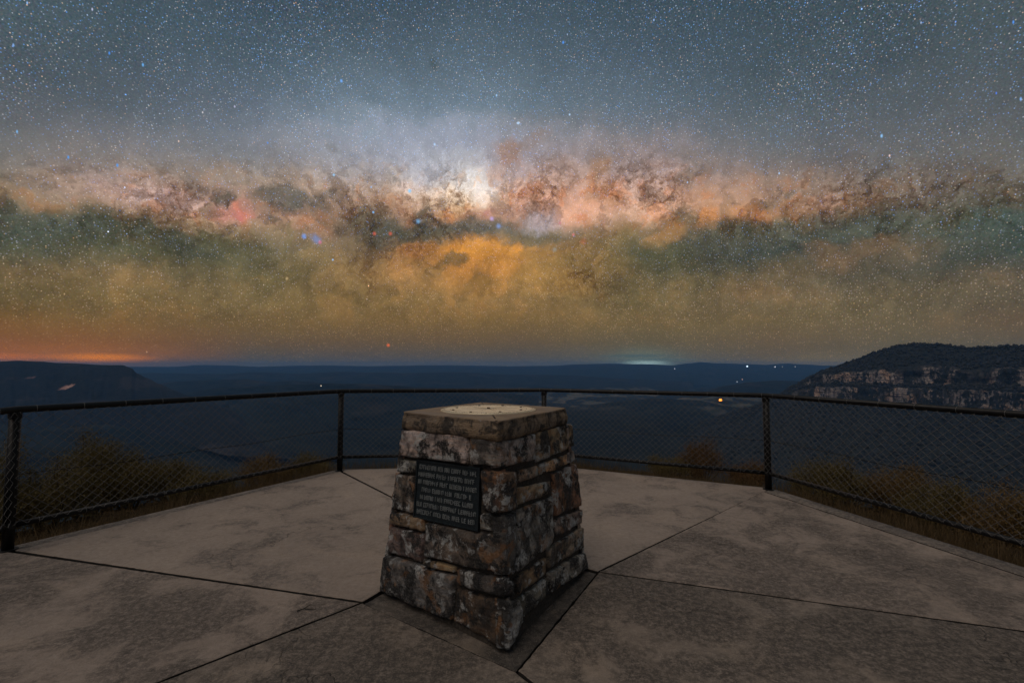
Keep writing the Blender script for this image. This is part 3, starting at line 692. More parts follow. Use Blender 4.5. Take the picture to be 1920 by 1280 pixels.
# top as rings toward the centre
last = (len(rows)-1)*ringn; top_c = Vector((cc.x, cc.y, ZT))
for s in (.85, .55, .2):
    bidx = len(V)
    for j in range(ringn):
        p = V[(len(rows)-1)*ringn+j]; q2 = lerp(top_c, p, s); q2.z = ZT+.0012*mn.noise(Vector((q2.x*9, q2.y*9, 0))); V.append(q2)
    for j in range(ringn): Fc.append((last+j, last+(j+1) % ringn, bidx+(j+1) % ringn, bidx+j))
    last = bidx
V.append(Vector((cc.x, cc.y, ZT))); ci = len(V)-1
for j in range(ringn): Fc.append((last+j, last+(j+1) % ringn, ci))
mesh_obj('capstone', V, Fc, M_CAP, ped, True)
# thin bedding lip under the cap
m = MB()
lipc = [lerp(p, Vector((cc.x, cc.y, p.z)), .06) for p in (tf, tr, tb, tl)]
m.v = [p+Vector((0, 0, -.02)) for p in lipc]+[p+Vector((0, 0, .012)) for p in lipc]
m.f = [(3, 2, 1, 0), (4, 5, 6, 7), (0, 1, 5, 4), (1, 2, 6, 5), (2, 3, 7, 6), (3, 0, 4, 7)]
m.build('mortar_bed', m_plain('orange_mortar', (.30, .17, .08), .9, 0, 30, .35), ped)

# ---- brass direction dial
def m_brass():
    m, t = mat('pale_brass'); P = t.n('ShaderNodeTexCoord').outputs['Object']
    n = t.noise(P, 6, 7, .65); f = t.noise(P, 60, 5, .6)
    c = t.mix(t.mr(n, .35, .7), (1.0, .90, .66), (.94, .80, .55)); c = t.mix(t.mr(f, .5, .7, 0, .4), c, (.55, .42, .26))
    finish(t, c, t.mr(f, .3, .7, .30, .46), f, .0008, .35, .5); return m
M_BRASS = m_brass(); M_INK = m_plain('engraved_fill', (.10, .06, .03), .8); M_SCREW = m_plain('bronze_screw', (.12, .075, .04), .5, .5)
dl, dr = at_z(824, 768, ZT+.006), at_z(1005, 766, ZT+.006); dc = (dl+dr)/2
dc = Vector((dc.x, at_z(915, 766.5, ZT+.006).y, ZT)); RD = (dr-dl).length/2*.985
m = MB(); m.disc((dc.x, dc.y, ZT), RD, .008, 96, .003); dial = m.build('direction_dial', M_BRASS, ped)
def dial_px(px, py): return at_z(px, py, ZT+.008)
for k, (x, y) in enumerate(((300, 241), (632, 281), (1190, 276), (1585, 235), (1583, 186), (1237, 157), (795, 157), (370, 196))):
    p = dial_px(820+x/10.1, 745+y/10.1); m = MB(); m.disc((p.x, p.y, ZT+.007), .0085, .006, 14, .002); m.build('screw', M_SCREW, dial)
m = MB(); m.disc((dc.x, dc.y, ZT+.007), .011, .010, 18, .003); m.build('centre_boss', M_SCREW, dial)
m = MB()
for k in range(72):
    th = 2*math.pi*k/72; L = .035 if k % 6 == 0 else .016
    d = Vector((math.cos(th), math.sin(th), 0)); w = Vector((-d.y, d.x, 0))*.0009
    m.box(Vector((dc.x, dc.y, ZT+.0074))+d*(RD-.012-L)-w, d*L, w*2, Vector((0, 0, .0012)))
for th, L in ((62, .9), (128, .92), (48, .7), (140, .55), (-35, .8), (205, .85), (-70, .6), (20, .75), (172, .7), (250, .5)):
    d = Vector((math.cos(D2R(th)), math.sin(D2R(th)), 0)); w = Vector((-d.y, d.x, 0))*(.0016 if th in (62, 128) else .0009)
    m.box(Vector((dc.x, dc.y, ZT+.0074))+d*.015-w, d*(RD*L-.05), w*2, Vector((0, 0, .0012)))
m.ring((dc.x, dc.y, ZT+.0080), (0, 0, 1), RD-.006, .0012, 96, 4); m.ring((dc.x, dc.y, ZT+.0080), (0, 0, 1), RD-.06, .0008, 96, 4)
m.build('engraving', M_INK, dial)

# ---- bronze plaque with raised, worn lettering (the words cannot be read in the photograph)
def m_plaque(name, c, rough, metal):
    m, t = mat(name); P = t.n('ShaderNodeNewGeometry').outputs['Position']
    n = t.noise(P, 45, 7, .7); f = t.noise(P, 220, 3, .6)
    col = t.mix(t.mr(n, .35, .7), c, tuple(x*.55 for x in c)); col = t.mix(t.mr(f, .6, .75, 0, .6), col, (.20, .24, .26))
    finish(t, col, rough, t.math('ADD', n, t.math('MULTIPLY', f, .5)), .003, metal, .5); return m
M_PLQ = m_plaque('dark_bronze', (.022, .034, .042), .5, .3); M_LET = m_plaque('worn_glint_bronze', (.38, .41, .41), .40, .3)  # pale letter colour stands in for glints of light on the relief
pq = [clampu('L', x, y) for (x, y) in ((228, 601), (522, 666), (531, 379), (245, 341))]
n3 = LN
def plq(u, v, d): return (pq[0]*(1-u)+pq[1]*u)*(1-v)+(pq[3]*(1-u)+pq[2]*u)*v+n3*d
m = MB(); m.v = [plq(u, v, d) for d in (-.05, -.004) for (u, v) in ((0, 0), (1, 0), (1, 1), (0, 1))]
m.f = [(3, 2, 1, 0), (4, 5, 6, 7), (0, 1, 5, 4), (1, 2, 6, 5), (2, 3, 7, 6), (3, 0, 4, 7)]
plaque = m.build('plaque', M_PLQ, ped); plaque['label'] = 'dark bronze plaque with worn raised lettering'
def pbox(mb, u0, v0, u1, v1, d0, d1):
    b = len(mb.v); mb.v += [plq(u, v, d) for d in (d0, d1) for (u, v) in ((u0, v0), (u1, v0), (u1, v1), (u0, v1))]
    mb.f += [tuple(b+i for i in f) for f in ((3, 2, 1, 0), (4, 5, 6, 7), (0, 1, 5, 4), (1, 2, 6, 5), (2, 3, 7, 6), (3, 0, 4, 7))]
m = MB()
for (u0, v0, u1, v1) in ((0, 0, 1, .022), (0, .978, 1, 1), (0, .022, .02, .978), (.98, .022, 1, .978)): pbox(m, u0, v0, u1, v1, -.006, .002)
m.build('plaque_rim', M_PLQ, plaque)
m = MB(); rl = random.Random(11)
lines = [(.06, .94), (.05, .95), (.05, .95), (.12, .88), (.10, .9), (.05, .95), (.06, .94)]
for r_i, (ua, ub) in enumerate(lines):
    vt = .925-r_i*.128; hh = .076; u = ua
    while u < ub:
        wl = rl.randint(2, 9)
        for _ in range(wl):
            if u > ub: break
            w = .024*rl.uniform(.75, 1.2); vb = vt-hh
            pbox(m, u, vb+rl.uniform(0, .008), u+.006, vt+rl.uniform(-.008, .004), -.005, .0012)
            if rl.random() < .6: pbox(m, u+.0055, vt-.011, u+w-.004, vt-.001, -.005, .0008)
            if rl.random() < .5: pbox(m, u+.0055, vb+hh*.45, u+w-.005, vb+hh*.62, -.005, .0010)
            if rl.random() < .5: pbox(m, u+.0055, vb+.001, u+w-.004, vb+.011, -.005, .0008)
            if rl.random() < .45: pbox(m, u+w-.0035, vb+.0115, u+w-.0005, vt-.0115, -.005, .0011)
            u += w+.0075
        u += .024
m.build('lettering', M_LET, plaque)

# ------------------------------------------------------------------ landscape
OC = CEN
def smooth(x, a, b):
    k = min(1, max(0, (x-a)/(b-a))); return k*k*(3-2*k)
VZ = -400.0
def ground_z(x, y):
    dx, dy = x-OC.x, y-OC.y; r = math.hypot(dx, dy); d = r-3.9
    if d < 0: return -.30
    front = smooth(y, -6, 2)
    z = -.24-.10*d-.10*max(0, d-1.6)**1.7
    z = max(z, -14-.75*d) if d > 12 else z
    z += .10*mn.noise(Vector((x*.6, y*.6, 0)))*min(1, d)+.04*mn.noise(Vector((x*2.2, y*2.2, 5)))*min(1, d)
    zb = -.25-.03*d
    z = zb*(1-front)+z*front
    if r > 200:
        f = 105*mn.fractal(Vector((x/1700, y/1700, 3)), 1, 2, 5)+22*mn.fractal(Vector((x/300, y/300, 9)), 1, 2, 4)
        z = max(z, VZ+f) if y > 0 else z
    return max(z, VZ-60)
rs = [3.2, 3.7]
while rs[-1] < 21000: rs.append(rs[-1]*(1.035 if rs[-1] > 60 else 1.06)+.02)
NA = 420; V = []; Fc = []
for r in rs:
    for j in range(NA):
        th = 2*math.pi*j/NA; x = OC.x+r*math.cos(th); y = OC.y+r*math.sin(th); V.append((x, y, ground_z(x, y)))
n = len(rs); idx = np.arange((n-1)*NA); i = idx//NA; j = idx % NA
Q = np.stack([i*NA+j, (i+1)*NA+j, (i+1)*NA+(j+1) % NA, i*NA+(j+1) % NA], 1)
def m_ground():
    m, t = mat('bushland_ground'); P = t.n('ShaderNodeNewGeometry').outputs['Position']
    r = t.n('ShaderNodeVectorMath', {0: P}, operation='LENGTH').outputs['Value']
    canopy = t.noise(P, .022, 9, .75); patch = t.noise(P, .0016, 6, .6, .4); field = t.noise(t.vmath('MULTIPLY', P, (1, .55, 0)), .0034, 5, .62, .3)
    c = t.mix(t.mr(canopy, .35, .65), (.004, .008, .007), (.018, .023, .017))
    c = t.mix(t.mr(patch, .42, .6, 0, .8), c, (.026, .028, .021)); c = t.mix(t.mr(t.noise(P, .0065, 6, .65), .5, .62, 0, .7), c, (.004, .006, .006))
    reg = t.math('MULTIPLY', t.mr(r, 3600, 4800), t.mr(r, 9500, 7600))
    xx = t.n('ShaderNodeSeparateXYZ', {0: P}).outputs[0]
    reg = t.math('MULTIPLY', reg, t.math('MULTIPLY', t.mr(xx, -3400, -2200), t.mr(xx, 3400, 2200)))
    fl = t.math('MULTIPLY', t.mr(field, .50, .56), t.math('MULTIPLY', reg, .8))
    c = t.mix(fl, c, t.mix(t.mr(t.noise(P, .012, 3, .5), .4, .6), (.20, .165, .12), (.10, .11, .075)))
    near = t.mr(r, 60, 20)
    nn = t.noise(P, 6, 6, .65)
    c = t.mix(near, c, t.mix(t.mr(nn, .35, .65), (.030, .022, .014), (.085, .055, .028)))
    finish(t, c, .95, canopy, 8.0, spec=.1, bump2=(nn, .03)); return m
g = fast_mesh('ground', V, Q, m_ground(), smooth=True); tag(g, kind='structure')

def m_hill(name, a, b, scale=.02, patch=None, extra=None):
    m, t = mat(name); P = t.n('ShaderNodeNewGeometry').outputs['Position']
    n = t.noise(P, scale, 6, .7); c = t.mix(t.mr(n, .35, .65), a, b)
    n2 = t.noise(t.vmath('MULTIPLY', P, (1, 1, 3)), .0022, 5, .6)
    if patch: c = t.mix(t.mr(n2, .54, .64, 0, .35), c, patch)
    if extra: c = extra(t, P, c)
    finish(t, c, .95, n, 10.0, spec=.1); return m
def interp(pts, x):
    if x <= pts[0][0]: return pts[0][1]
    for (x0, y0), (x1, y1) in zip(pts, pts[1:]):
        if x <= x1:
            k = (x-x0)/(x1-x0); k2 = k*k*(3-2*k)*.5+k*.5; return y0+(y1-y0)*k2
    return pts[-1][1]
def ridge(name, sky, depth, run, back, material, foot=VZ-20, step=4, rough=1.0, cliff=.0, x0=None, x1=None, gully=60, nt=26, label=None):
    x0 = x0 if x0 is not None else sky[0][0]; x1 = x1 if x1 is not None else sky[-1][0]
    V = []; nc = int((x1-x0)/step)+1
    for c in range(nc):
        px = x0+c*step; py = interp(sky, px)
        d = interp(depth, px) if isinstance(depth, list) else depth
        top = at_y(px, py, d); dirn = Vector((top.x, top.y, 0)).normalized(); pr = top.z-foot
        s1 = .9*mn.fractal(Vector((px*.02, depth if not isinstance(depth, list) else 3, 0)), 1, 2, 5)
        top.z += s1*rough*d/F
        gl = mn.fractal(Vector((px*.022, 7, d*.001)), 1, 2, 2)
        for r_i in range(nt+1):
            k = r_i/nt
            if k < .25:      # behind the crest
                kk = 1-k/.25; off = back*kk; z = top.z-(kk**1.5)*pr*.5-2*kk
            else:
                kk = (k-.25)/.75; off = -run*kk
                if cliff: zz = (cliff*smooth(kk, 0.01, .07) + (1-cliff)*(kk**.8))
                else: zz = kk**1.15
                z = top.z-zz*pr
                off += gully*gl*math.sin(math.pi*min(1, kk*1.1))*min(1, kk*6)+gully*.5*mn.fractal(Vector((px*.05, kk*6, d*.01)), 1, 2, 3)*min(1, kk*6)
            p = Vector((top.x, top.y, 0))+dirn*off; V.append((p.x, p.y, z))
    i = np.arange((nc-1)*nt); a = i//nt; b = i % nt
    Q = np.stack([a*(nt+1)+b, a*(nt+1)+b+1, (a+1)*(nt+1)+b+1, (a+1)*(nt+1)+b], 1)
    o = fast_mesh(name, V, Q, material, smooth=True); tag(o, label, kind='structure'); return o
M_FAR = m_hill('far_forest', (.006, .010, .010), (.018, .023, .019), .004, (.07, .055, .04))
ridge('hills', [(-500,686),(250,687),(330,687),(345,686),(370,683.5),(420,684.5),(480,687),(560,685),(600,684.5),(700,686),(820,684),(960,686),(1040,685),(1080,682.5),(1150,681),(1200,682),(1262,684),(1290,680.5),(1315,678.5),(1345,680.5),(1400,682),(1435,683.5),(1455,682),(1475,680.5),(1500,682.5),(1540,684.5),(1700,686),(2500,686)], 15500, 6000, 2500, M_FAR, rough=.5, step=3, x0=-500, x1=2500, gully=350)
ridge('hills', [(200,700),(300,699),(420,701),(480,697),(560,700),(640,696.5),(760,699),(860,697),(960,702),(1060,703),(1180,710),(1300,716)], 9500, 2600, 1200, M_FAR, rough=.8, step=4, gully=260)
ridge('hills', [(200,740),(270,722),(330,715),(400,712),(455,710),(510,716),(545,713),(575,715),(640,722),(760,731),(860,744)], 6300, 1500, 900, M_FAR, rough=1.0, step=4, gully=180)
ridge('hills', [(330,738),(420,726),(520,722),(620,718),(700,720),(800,726),(900,733),(1010,742)], 4900, 900, 600, M_FAR, rough=1.0, step=4, gully=120)
ridge('hills', [(1240,748),(1310,737),(1360,723),(1400,717),(1450,713),(1520,714),(1620,712),(1700,712)], 6000, 1300, 900, M_FAR, rough=1.0, step=4, gully=160)
def rockpatch(t, P, c):
    g0 = at_y(201, 722, 3850)
    v = t.vmath('SUBTRACT', P, tuple(g0)); w = t.vmath('MULTIPLY', t.vmath('SUBTRACT', t.noise(P, .035, 6, .72, color=True), (.5, .5, .5)), (150, 150, 70))
    L = t.n('ShaderNodeVectorMath', {0: t.vmath('DIVIDE', t.vmath('ADD', v, w), (62, 700, 27))}, operation='LENGTH').outputs['Value']
    c = t.mix(t.mr(L, 1.0, .6), c, t.mix(t.mr(t.noise(P, .07, 5, .7), .4, .6), (.66, .42, .34), (.36, .18, .13)))
    g1 = at_y(131, 706, 3950); v = t.vmath('SUBTRACT', P, tuple(g1))
    L = t.n('ShaderNodeVectorMath', {0: t.vmath('DIVIDE', t.vmath('ADD', v, t.vmath('MULTIPLY', w, (.4, .4, .4))), (38, 700, 12))}, operation='LENGTH').outputs['Value']
    return t.mix(t.mr(L, 1.0, .5, 0, .6), c, (.30, .18, .16))
ridge('hills', [(430,760),(520,742),(600,737),(680,741),(760,748),(860,765)], 4000, 900, 600, M_FAR, rough=1.2, step=4, gully=110)
ridge('hills', [(1080,770),(1160,752),(1230,746),(1300,750),(1380,764),(1440,780)], 4300, 1000, 600, M_FAR, rough=1.2, step=4, gully=110)
M_LEFT = m_hill('escarpment_forest', (.008, .010, .010), (.024, .025, .024), .03, (.085, .07, .066), rockpatch)
ridge('escarpment', [(-700,700),(-300,688),(-100,680),(0,677.5),(30,676),(80,677.5),(105,680),(130,680.5),(190,684),(230,684.5),(247,690),(256,699),(275,708),(300,720),(325,731),(350,741),(380,752),(430,770),(470,790),(520,820),(570,850),(640,880)], [(-700, 3600), (200, 4000), (300, 3900), (430, 3500)], 1500, 900, M_LEFT, step=2.0, rough=.5, cliff=.0, gully=90, nt=40)

# ---- the sandstone cliff on the right
SKY = [(1200,850),(1260,808),(1330,786),(1400,765),(1440,752),(1455,742),(1490,723),(1520,706),(1545,695),(1560,691),(1600,677),(1640,661),(1665,653),(1685,648),(1720,645),(1760,646),(1790,649),(1815,653),(1860,651),(1885,649),(1920,649),(2000,644),(2350,640)]
UP0 = [(1200,858),(1330,792),(1440,760),(1500,716),(1545,702),(1620,699),(1700,695),(1745,690),(1820,699),(1860,694),(1920,694),(2350,690)]
UP1 = [(1200,858),(1330,792),(1440,764),(1500,722),(1545,714),(1620,718),(1720,719),(1820,720),(1920,722),(2350,724)]
LO0 = [(1200,858),(1330,792),(1440,768),(1500,730),(1545,727),(1620,728),(1720,729),(1820,732),(1920,738),(2350,742)]
LO1 = [(1200,858),(1330,792),(1440,772),(1500,742),(1545,746),(1620,750),(1720,756),(1820,762),(1920,770),(2350,790)]
DEP = [(1200,3000),(1440,2750),(1560,2500),(1700,2250),(1920,1900),(2350,1500)]
V = []; tag_rows = []
def m_cliff():
    m, t = mat('sandstone_cliff'); g = t.n('ShaderNodeNewGeometry'); P = g.outputs['Position']
    tint = t.n('ShaderNodeVertexColor', layer_name='tint').outputs['Color']
    rockf = t.n('ShaderNodeSeparateColor', {0: tint}).outputs[0]
    veg = t.noise(t.vmath('MULTIPLY', P, (1, 1, .55)), .018, 6, .66, .3); col = t.noise(t.vmath('MULTIPLY', P, (1, 1, .5)), .012, 4, .6); strat = t.noise(t.vmath('MULTIPLY', P, (.25, .25, 3)), .06, 6, .65); fine = t.noise(P, .12, 6, .7)
    streak = t.noise(t.vmath('MULTIPLY', P, (1, 1, .12)), .09, 5, .65)
    rock = t.mix(t.mr(col, .53, .60), (.40, .36, .35), (.72, .47, .33)); 
    rock = t.mix(t.mr(strat, .42, .62, 0, .6), rock, (.62, .45, .33))
    rock = t.mix(t.mr(strat, .50, .38, 0, .75), rock, (.07, .06, .055))
    rock = t.mix(t.mr(streak, .48, .62, 0, .85), rock, (.05, .045, .045))
    rock = t.mix(t.mr(fine, .48, .62, 0, .6), rock, (.05, .045, .04))
    bush = t.mix(t.mr(fine, .35, .65), (.012, .016, .014), (.050, .050, .042))
    veg = t.math('ADD', t.math('MULTIPLY', veg, .65), t.math('MULTIPLY', t.noise(P, .07, 5, .7), .35))
    gap = t.noise(t.vmath('MULTIPLY', P, (1, 1, .35)), .0075, 3, .6)
    f = t.math('MULTIPLY', t.math('MULTIPLY', rockf, t.mr(veg, .535, .47)), t.mr(gap, .58, .48, .12, 1))
    c = t.mix(f, bush, rock)
    finish(t, c, .95, t.math('ADD', fine, strat), 5.0, spec=.1); return m
rowspec = []
cols = np.arange(1200, 2300, 2.0); CV = []; VC = []
for px in cols:
    d = interp(DEP, px); s = interp(SKY, px); u0 = max(interp(UP0, px), s+4); u1 = max(interp(UP1, px), u0+4); l0 = max(interp(LO0, px), u1+2); l1 = max(interp(LO1, px), l0+4)
    s += .8*mn.fractal(Vector((px*.05, 2, 0)), 1, 2, 4)
    u0 += 8*mn.fractal(Vector((px*.035, 5, 0)), 1, 2, 4); u1 += 5*mn.fractal(Vector((px*.03, 8, 0)), 1, 2, 4)
    l0 += 4*mn.fractal(Vector((px*.04, 15, 0)), 1, 2, 4); l1 += 10*mn.fractal(Vector((px*.03, 18, 0)), 1, 2, 4)
    bt = 30*mn.fractal(Vector((px*.022, 21, 0)), 1, 2, 6)
    pts = []
    base = at_y(px, s, d+170); pts.append((base+Vector((base.x, base.y, 0)).normalized()*300-Vector((0, 0, 60)), 0)); pts.append((base, 0))
    for k in range(1, 6): pts.append((at_y(px, s+(u0-s)*k/6, d+170*(1-k/6)+bt*k/6), 0))
    for k in range(11):
        kk = k/10; py = u0+(u1-u0)*kk; dd2 = d+bt-6*kk+9*mn.noise(Vector((px*.06, py*.09, 0)))+5*mn.noise(Vector((px*.2, py*.35, 3)))
        pts.append((at_y(px, py, dd2), 1))
    for k in range(1, 4): pts.append((at_y(px, u1+(l0-u1)*k/4, d+bt-6-45*k/4), 0))
    for k in range(9):
        kk = k/8; py = l0+(l1-l0)*kk; dd2 = d+bt-51-8*kk+8*mn.noise(Vector((px*.06, py*.09, 9)))+5*mn.noise(Vector((px*.2, py*.35, 13)))
        pts.append((at_y(px, py, dd2), .9))
    p1 = pts[-1][0]; pr = p1.z-(VZ-20); dn = Vector((p1.x, p1.y, 0)).normalized(); g2 = mn.fractal(Vector((px*.018, 31, 0)), 1, 2, 5)
    side = Vector((-1, 0, 0))
    for k in range(1, 26):
        kk = k/25; o = -1250*kk+60*g2*math.sin(math.pi*kk)+35*mn.noise(Vector((px*.04, kk*7, 3)))
        p = p1+dn*o+side*(150*kk); pts.append((Vector((p.x, p.y, p1.z-pr*(kk**.85)+8*mn.noise(Vector((px*.08, kk*14, 1))))), 0))
    kr = smooth(px, 1478, 1500)
    for (p, r_) in pts: CV.append(tuple(p)); VC.append((r_*kr, r_*kr, r_*kr, 1))
    nr = len(pts)
nc = len(cols); i = np.arange((nc-1)*(nr-1)); a = i//(nr-1); b = i % (nr-1)
Q = np.stack([a*nr+b, a*nr+b+1, (a+1)*nr+b+1, (a+1)*nr+b], 1)
M_CLIFF = m_cliff()
o = mesh_obj('cliff', CV, Q, M_CLIFF, None, True, VC); tag(o, kind='structure')
CVn = np.array(CV).reshape(nc, nr, 3)

# ---- trees clothing the cliff top, ledges and talus: a far wood that reads as one mass
def blob_protos():
    out = []
    for s in range(5):
        bm = bmesh.new(); bmesh.ops.create_icosphere(bm, subdivisions=1, radius=1)
        V = []
        for v in bm.verts:
            k = 1+.38*mn.noise(v.co*1.7+Vector((s*9, 0, 0)))+.28*mn.noise(v.co*4+Vector((s*5, 3, 0)))
            V.append(tuple(v.co*k))
        Fq = [tuple(x.index for x in f.verts) for f in bm.faces]; bm.free(); out.append((np.array(V), np.array(Fq)))
    return out
PRO = blob_protos()
def forest(name, P, size, material, label):
    VV = []; FF = []; off = 0
    for p in P:
        v, f = PRO[rng.integers(5)]; s = size*rng.uniform(.45, 1.3)*(1.5 if rng.uniform() < .12 else 1); a = rng.uniform(0, 6.28); c, sn = math.cos(a), math.sin(a)
        R = np.array([[c, -sn, 0], [sn, c, 0], [0, 0, 1]]); w = (v@R.T)*np.array([s*rng.uniform(.7, 1), s*rng.uniform(.7, 1), s*rng.uniform(.7, 1.25)])
        w = w+np.array(p)+np.array([0, 0, s*.55]); VV.append(w); FF.append(f+off); off += len(w)
    o = fast_mesh(name, np.concatenate(VV), np.concatenate(FF), material, k=3); tag(o, label, 'trees', kind='stuff'); return o
def m_foliage(name, a, b, scale, spec=.2):
    m, t = mat(name); P = t.n('ShaderNodeNewGeometry').outputs['Position']; ri = t.n('ShaderNodeNewGeometry').outputs['Random Per Island']
    n = t.noise(P, scale, 4, .6); c = t.mix(t.mr(n, .35, .65), a, b); c = t.mix(t.math('MULTIPLY', ri, .6), c, b)
    finish(t, c, .8, n, 1.0, spec=spec); return m
TP = []
for _ in range(9500):
    c = int(rng.uniform(4, nc-30)); k = rng.uniform(); 
    if k < .16: r_ = 1+rng.uniform(-.15, .3)
    elif k < .42: r_ = rng.uniform(1, 6.2)
    elif k < .56: r_ = rng.uniform(17.2, 20.5)
    else: r_ = 30+22*rng.uniform()**1.3
    r_ = max(0.6, min(nr-2, r_)); i0 = int(r_); f = r_-i0
    p = CVn[c, i0]*(1-f)+CVn[c, i0+1]*f
    TP.append(p+rng.normal(0, 1.5, 3)*np.array([1, 1, .3]))
forest('forest', TP, 5.6, m_foliage('eucalypt_canopy', (.012, .015, .013), (.046, .045, .038), .03), 'dark eucalypt forest covering the cliff top, ledges and lower slope')

# ------------------------------------------------------------------ far lights
def lamp(px, py, y, r, c, strength, label, h=7.0):
    p = at_y(px, py, y); root = empty('lamp', (p.x, p.y, p.z-h), label, 'lamp')
    m = MB(); m.tube([(p.x, p.y, p.z-h-110), (p.x, p.y, p.z-r*.6)], .25, 8); m.build('pole', M_POST, root)
    mm, t = mat('lit_lamp'); e = t.n('ShaderNodeEmission', {'Color': tuple(c)+(1,), 'Strength': strength}); t.nt.links.new(e.outputs[0], t.n('ShaderNodeOutputMaterial').inputs[0])
    bm = bmesh.new(); bmesh.ops.create_icosphere(bm, subdivisions=2, radius=r)
    me = bpy.data.meshes.new('lamp_globe'); bm.to_mesh(me); bm.free(); me.materials.append(mm)
    o = bpy.data.objects.new('lamp_globe', me); COL.objects.link(o); o.location = p; o.parent = root; o.matrix_parent_inverse = parent_inv(root)
def ground_hit(px, py):
    y = 1500
    while y < 12000:
        p = at_y(px, py, y)
        if p.z-5 < ground_z(p.x, p.y): return y
        y += 20
    return 6000
lamp(1351, 750, ground_hit(1351, 750), 15, (1, .30, .03), 3, 'bright orange lamp in the dark valley just below the fence top rail')
lamp(1401, 686.5, 13900, 20, (.65, .85, 1), 4, 'brightest white lamp on the far plateau left of the cliff')
lamp(1453, 687.5, 13700, 12, (.9, .95, 1), 3, 'second brightest white lamp on the far plateau close to the cliff')
lamp(1467, 687.5, 13400, 9, (1, .9, .8), 1, 'tiny dim lamp on the far plateau between two brighter white ones')
lamp(1491, 687, 13400, 9, (1, .9, .8), 1.4, 'lamp on the far plateau nearest the cliff')
lamp(1265, 691, 13000, 10, (.9, .95, 1), 1.8, 'lone white lamp on the far plateau below the pale green glow')
lamp(1392, 711, 10500, 8, (1, .5, .3), 1.6, 'upper reddish lamp of a close pair in the far valley')
lamp(1382, 715.5, 9800, 7.5, (.85, .95, 1), 1.6, 'lower white lamp of a close pair in the far valley')
lamp(602, 723, 4600, 4.5, (1, .85, .6), 1.6, 'lone warm lamp in the valley near the left middle post')

# ------------------------------------------------------------------ shrubs beyond the fence
def leaf_mat(name, a, b):
    m, t = mat(name); g = t.n('ShaderNodeNewGeometry'); ri = g.outputs['Random Per Island']
    c = t.mix(ri, a, b); p = finish(t, c, .6, spec=.3)
    tr_ = t.n('ShaderNodeBsdfTranslucent', {'Color': c}); mx = t.n('ShaderNodeMixShader', {0: .25, 1: p.outputs[0], 2: tr_.outputs[0]})
    t.nt.links.new(mx.outputs[0], [n for n in t.nt.nodes if n.type == 'OUTPUT_MATERIAL'][0].inputs[0]); return m
LM = {'olive': leaf_mat('olive_leaves', (.065, .052, .018), (.21, .155, .055)), 'rust': leaf_mat('rust_leaves', (.085, .048, .02), (.21, .11, .04)), 'gold': leaf_mat('gold_leaves', (.10, .062, .024), (.25, .155, .055))}
def shrub(px, top, depth, width, kind, label, lean=0, dens=1.0, leaf=.026):
    tp = at_y(px, top, depth); gx, gy = tp.x, tp.y; gz = ground_z(gx, gy)-.03; Hs = tp.z-gz
    root = empty('shrub', (gx, gy, gz), label, 'shrub', 'shrubs beyond the fence')
    R = random.Random(int(px*7+top)); st = MB(); tips = []
    ns = int(16*width*dens)+8
    for k in range(ns):
        a = R.uniform(0, 2*math.pi); rr = math.sqrt(R.random())*width/2
        ex, ey = rr*math.cos(a), rr*math.sin(a)*.75
        hh = Hs*(1-.55*(rr/(width/2))**1.7)*R.uniform(.66, 1.0)
        p0 = Vector((gx+ex*.25, gy+ey*.25, gz)); p3 = Vector((gx+ex+lean*hh*.3, gy+ey, gz+hh))
        pts = []
        for i in range(7):
            u = i/6; p = p0.lerp(p3, u); p += Vector((ex, ey, 0))*.25*math.sin(math.pi*u)+Vector((R.uniform(-1, 1), R.uniform(-1, 1), 0))*.02*u
            pts.append(p)
        st.tube(pts, .008+.004*Hs, 5, False, .0025); tips.append(pts)
        for b in range(3):
            i = R.randint(2, 5); q0 = pts[i]; q1 = q0+Vector((R.uniform(-1, 1), R.uniform(-1, 1), R.uniform(.3, 1.1)))*.17*max(.6, Hs*.5)
            br = [q0, q0.lerp(q1, .5)+Vector((0, 0, .012)), q1]; st.tube(br, .0035, 4, False, .0015); tips.append(br)
    st.build('stems', M_BARK, root)
    n = int(30000*width*max(.5, Hs*.7)*dens); P = np.zeros((n, 3)); T = np.zeros((n, 3))
    for k in range(n):
        pts = tips[R.randrange(len(tips))]; u = R.random()**.55*(len(pts)-1); i = min(int(u), len(pts)-2); p = pts[i].lerp(pts[i+1], u-i)
        s = .035+.03*width; P[k] = (p.x+R.gauss(0, s), p.y+R.gauss(0, s), max(gz, p.z+R.gauss(0, s)))
        T[k] = (R.gauss(lean*.5, .7), R.gauss(0, .7), R.gauss(.7, .6))
    T /= np.linalg.norm(T, axis=1)[:, None]; Rn = rng.normal(size=(n, 3)); S = np.cross(T, Rn); S /= np.linalg.norm(S, axis=1)[:, None]
    L = rng.uniform(.7, 1.5, n)[:, None]*leaf; W = L*.13
    V = np.stack([P, P+T*L*.5+S*W, P+T*L, P+T*L*.5-S*W], 1).reshape(-1, 3); Q = np.arange(n*4).reshape(n, 4)
    fast_mesh('foliage', V, Q, LM[kind], root)
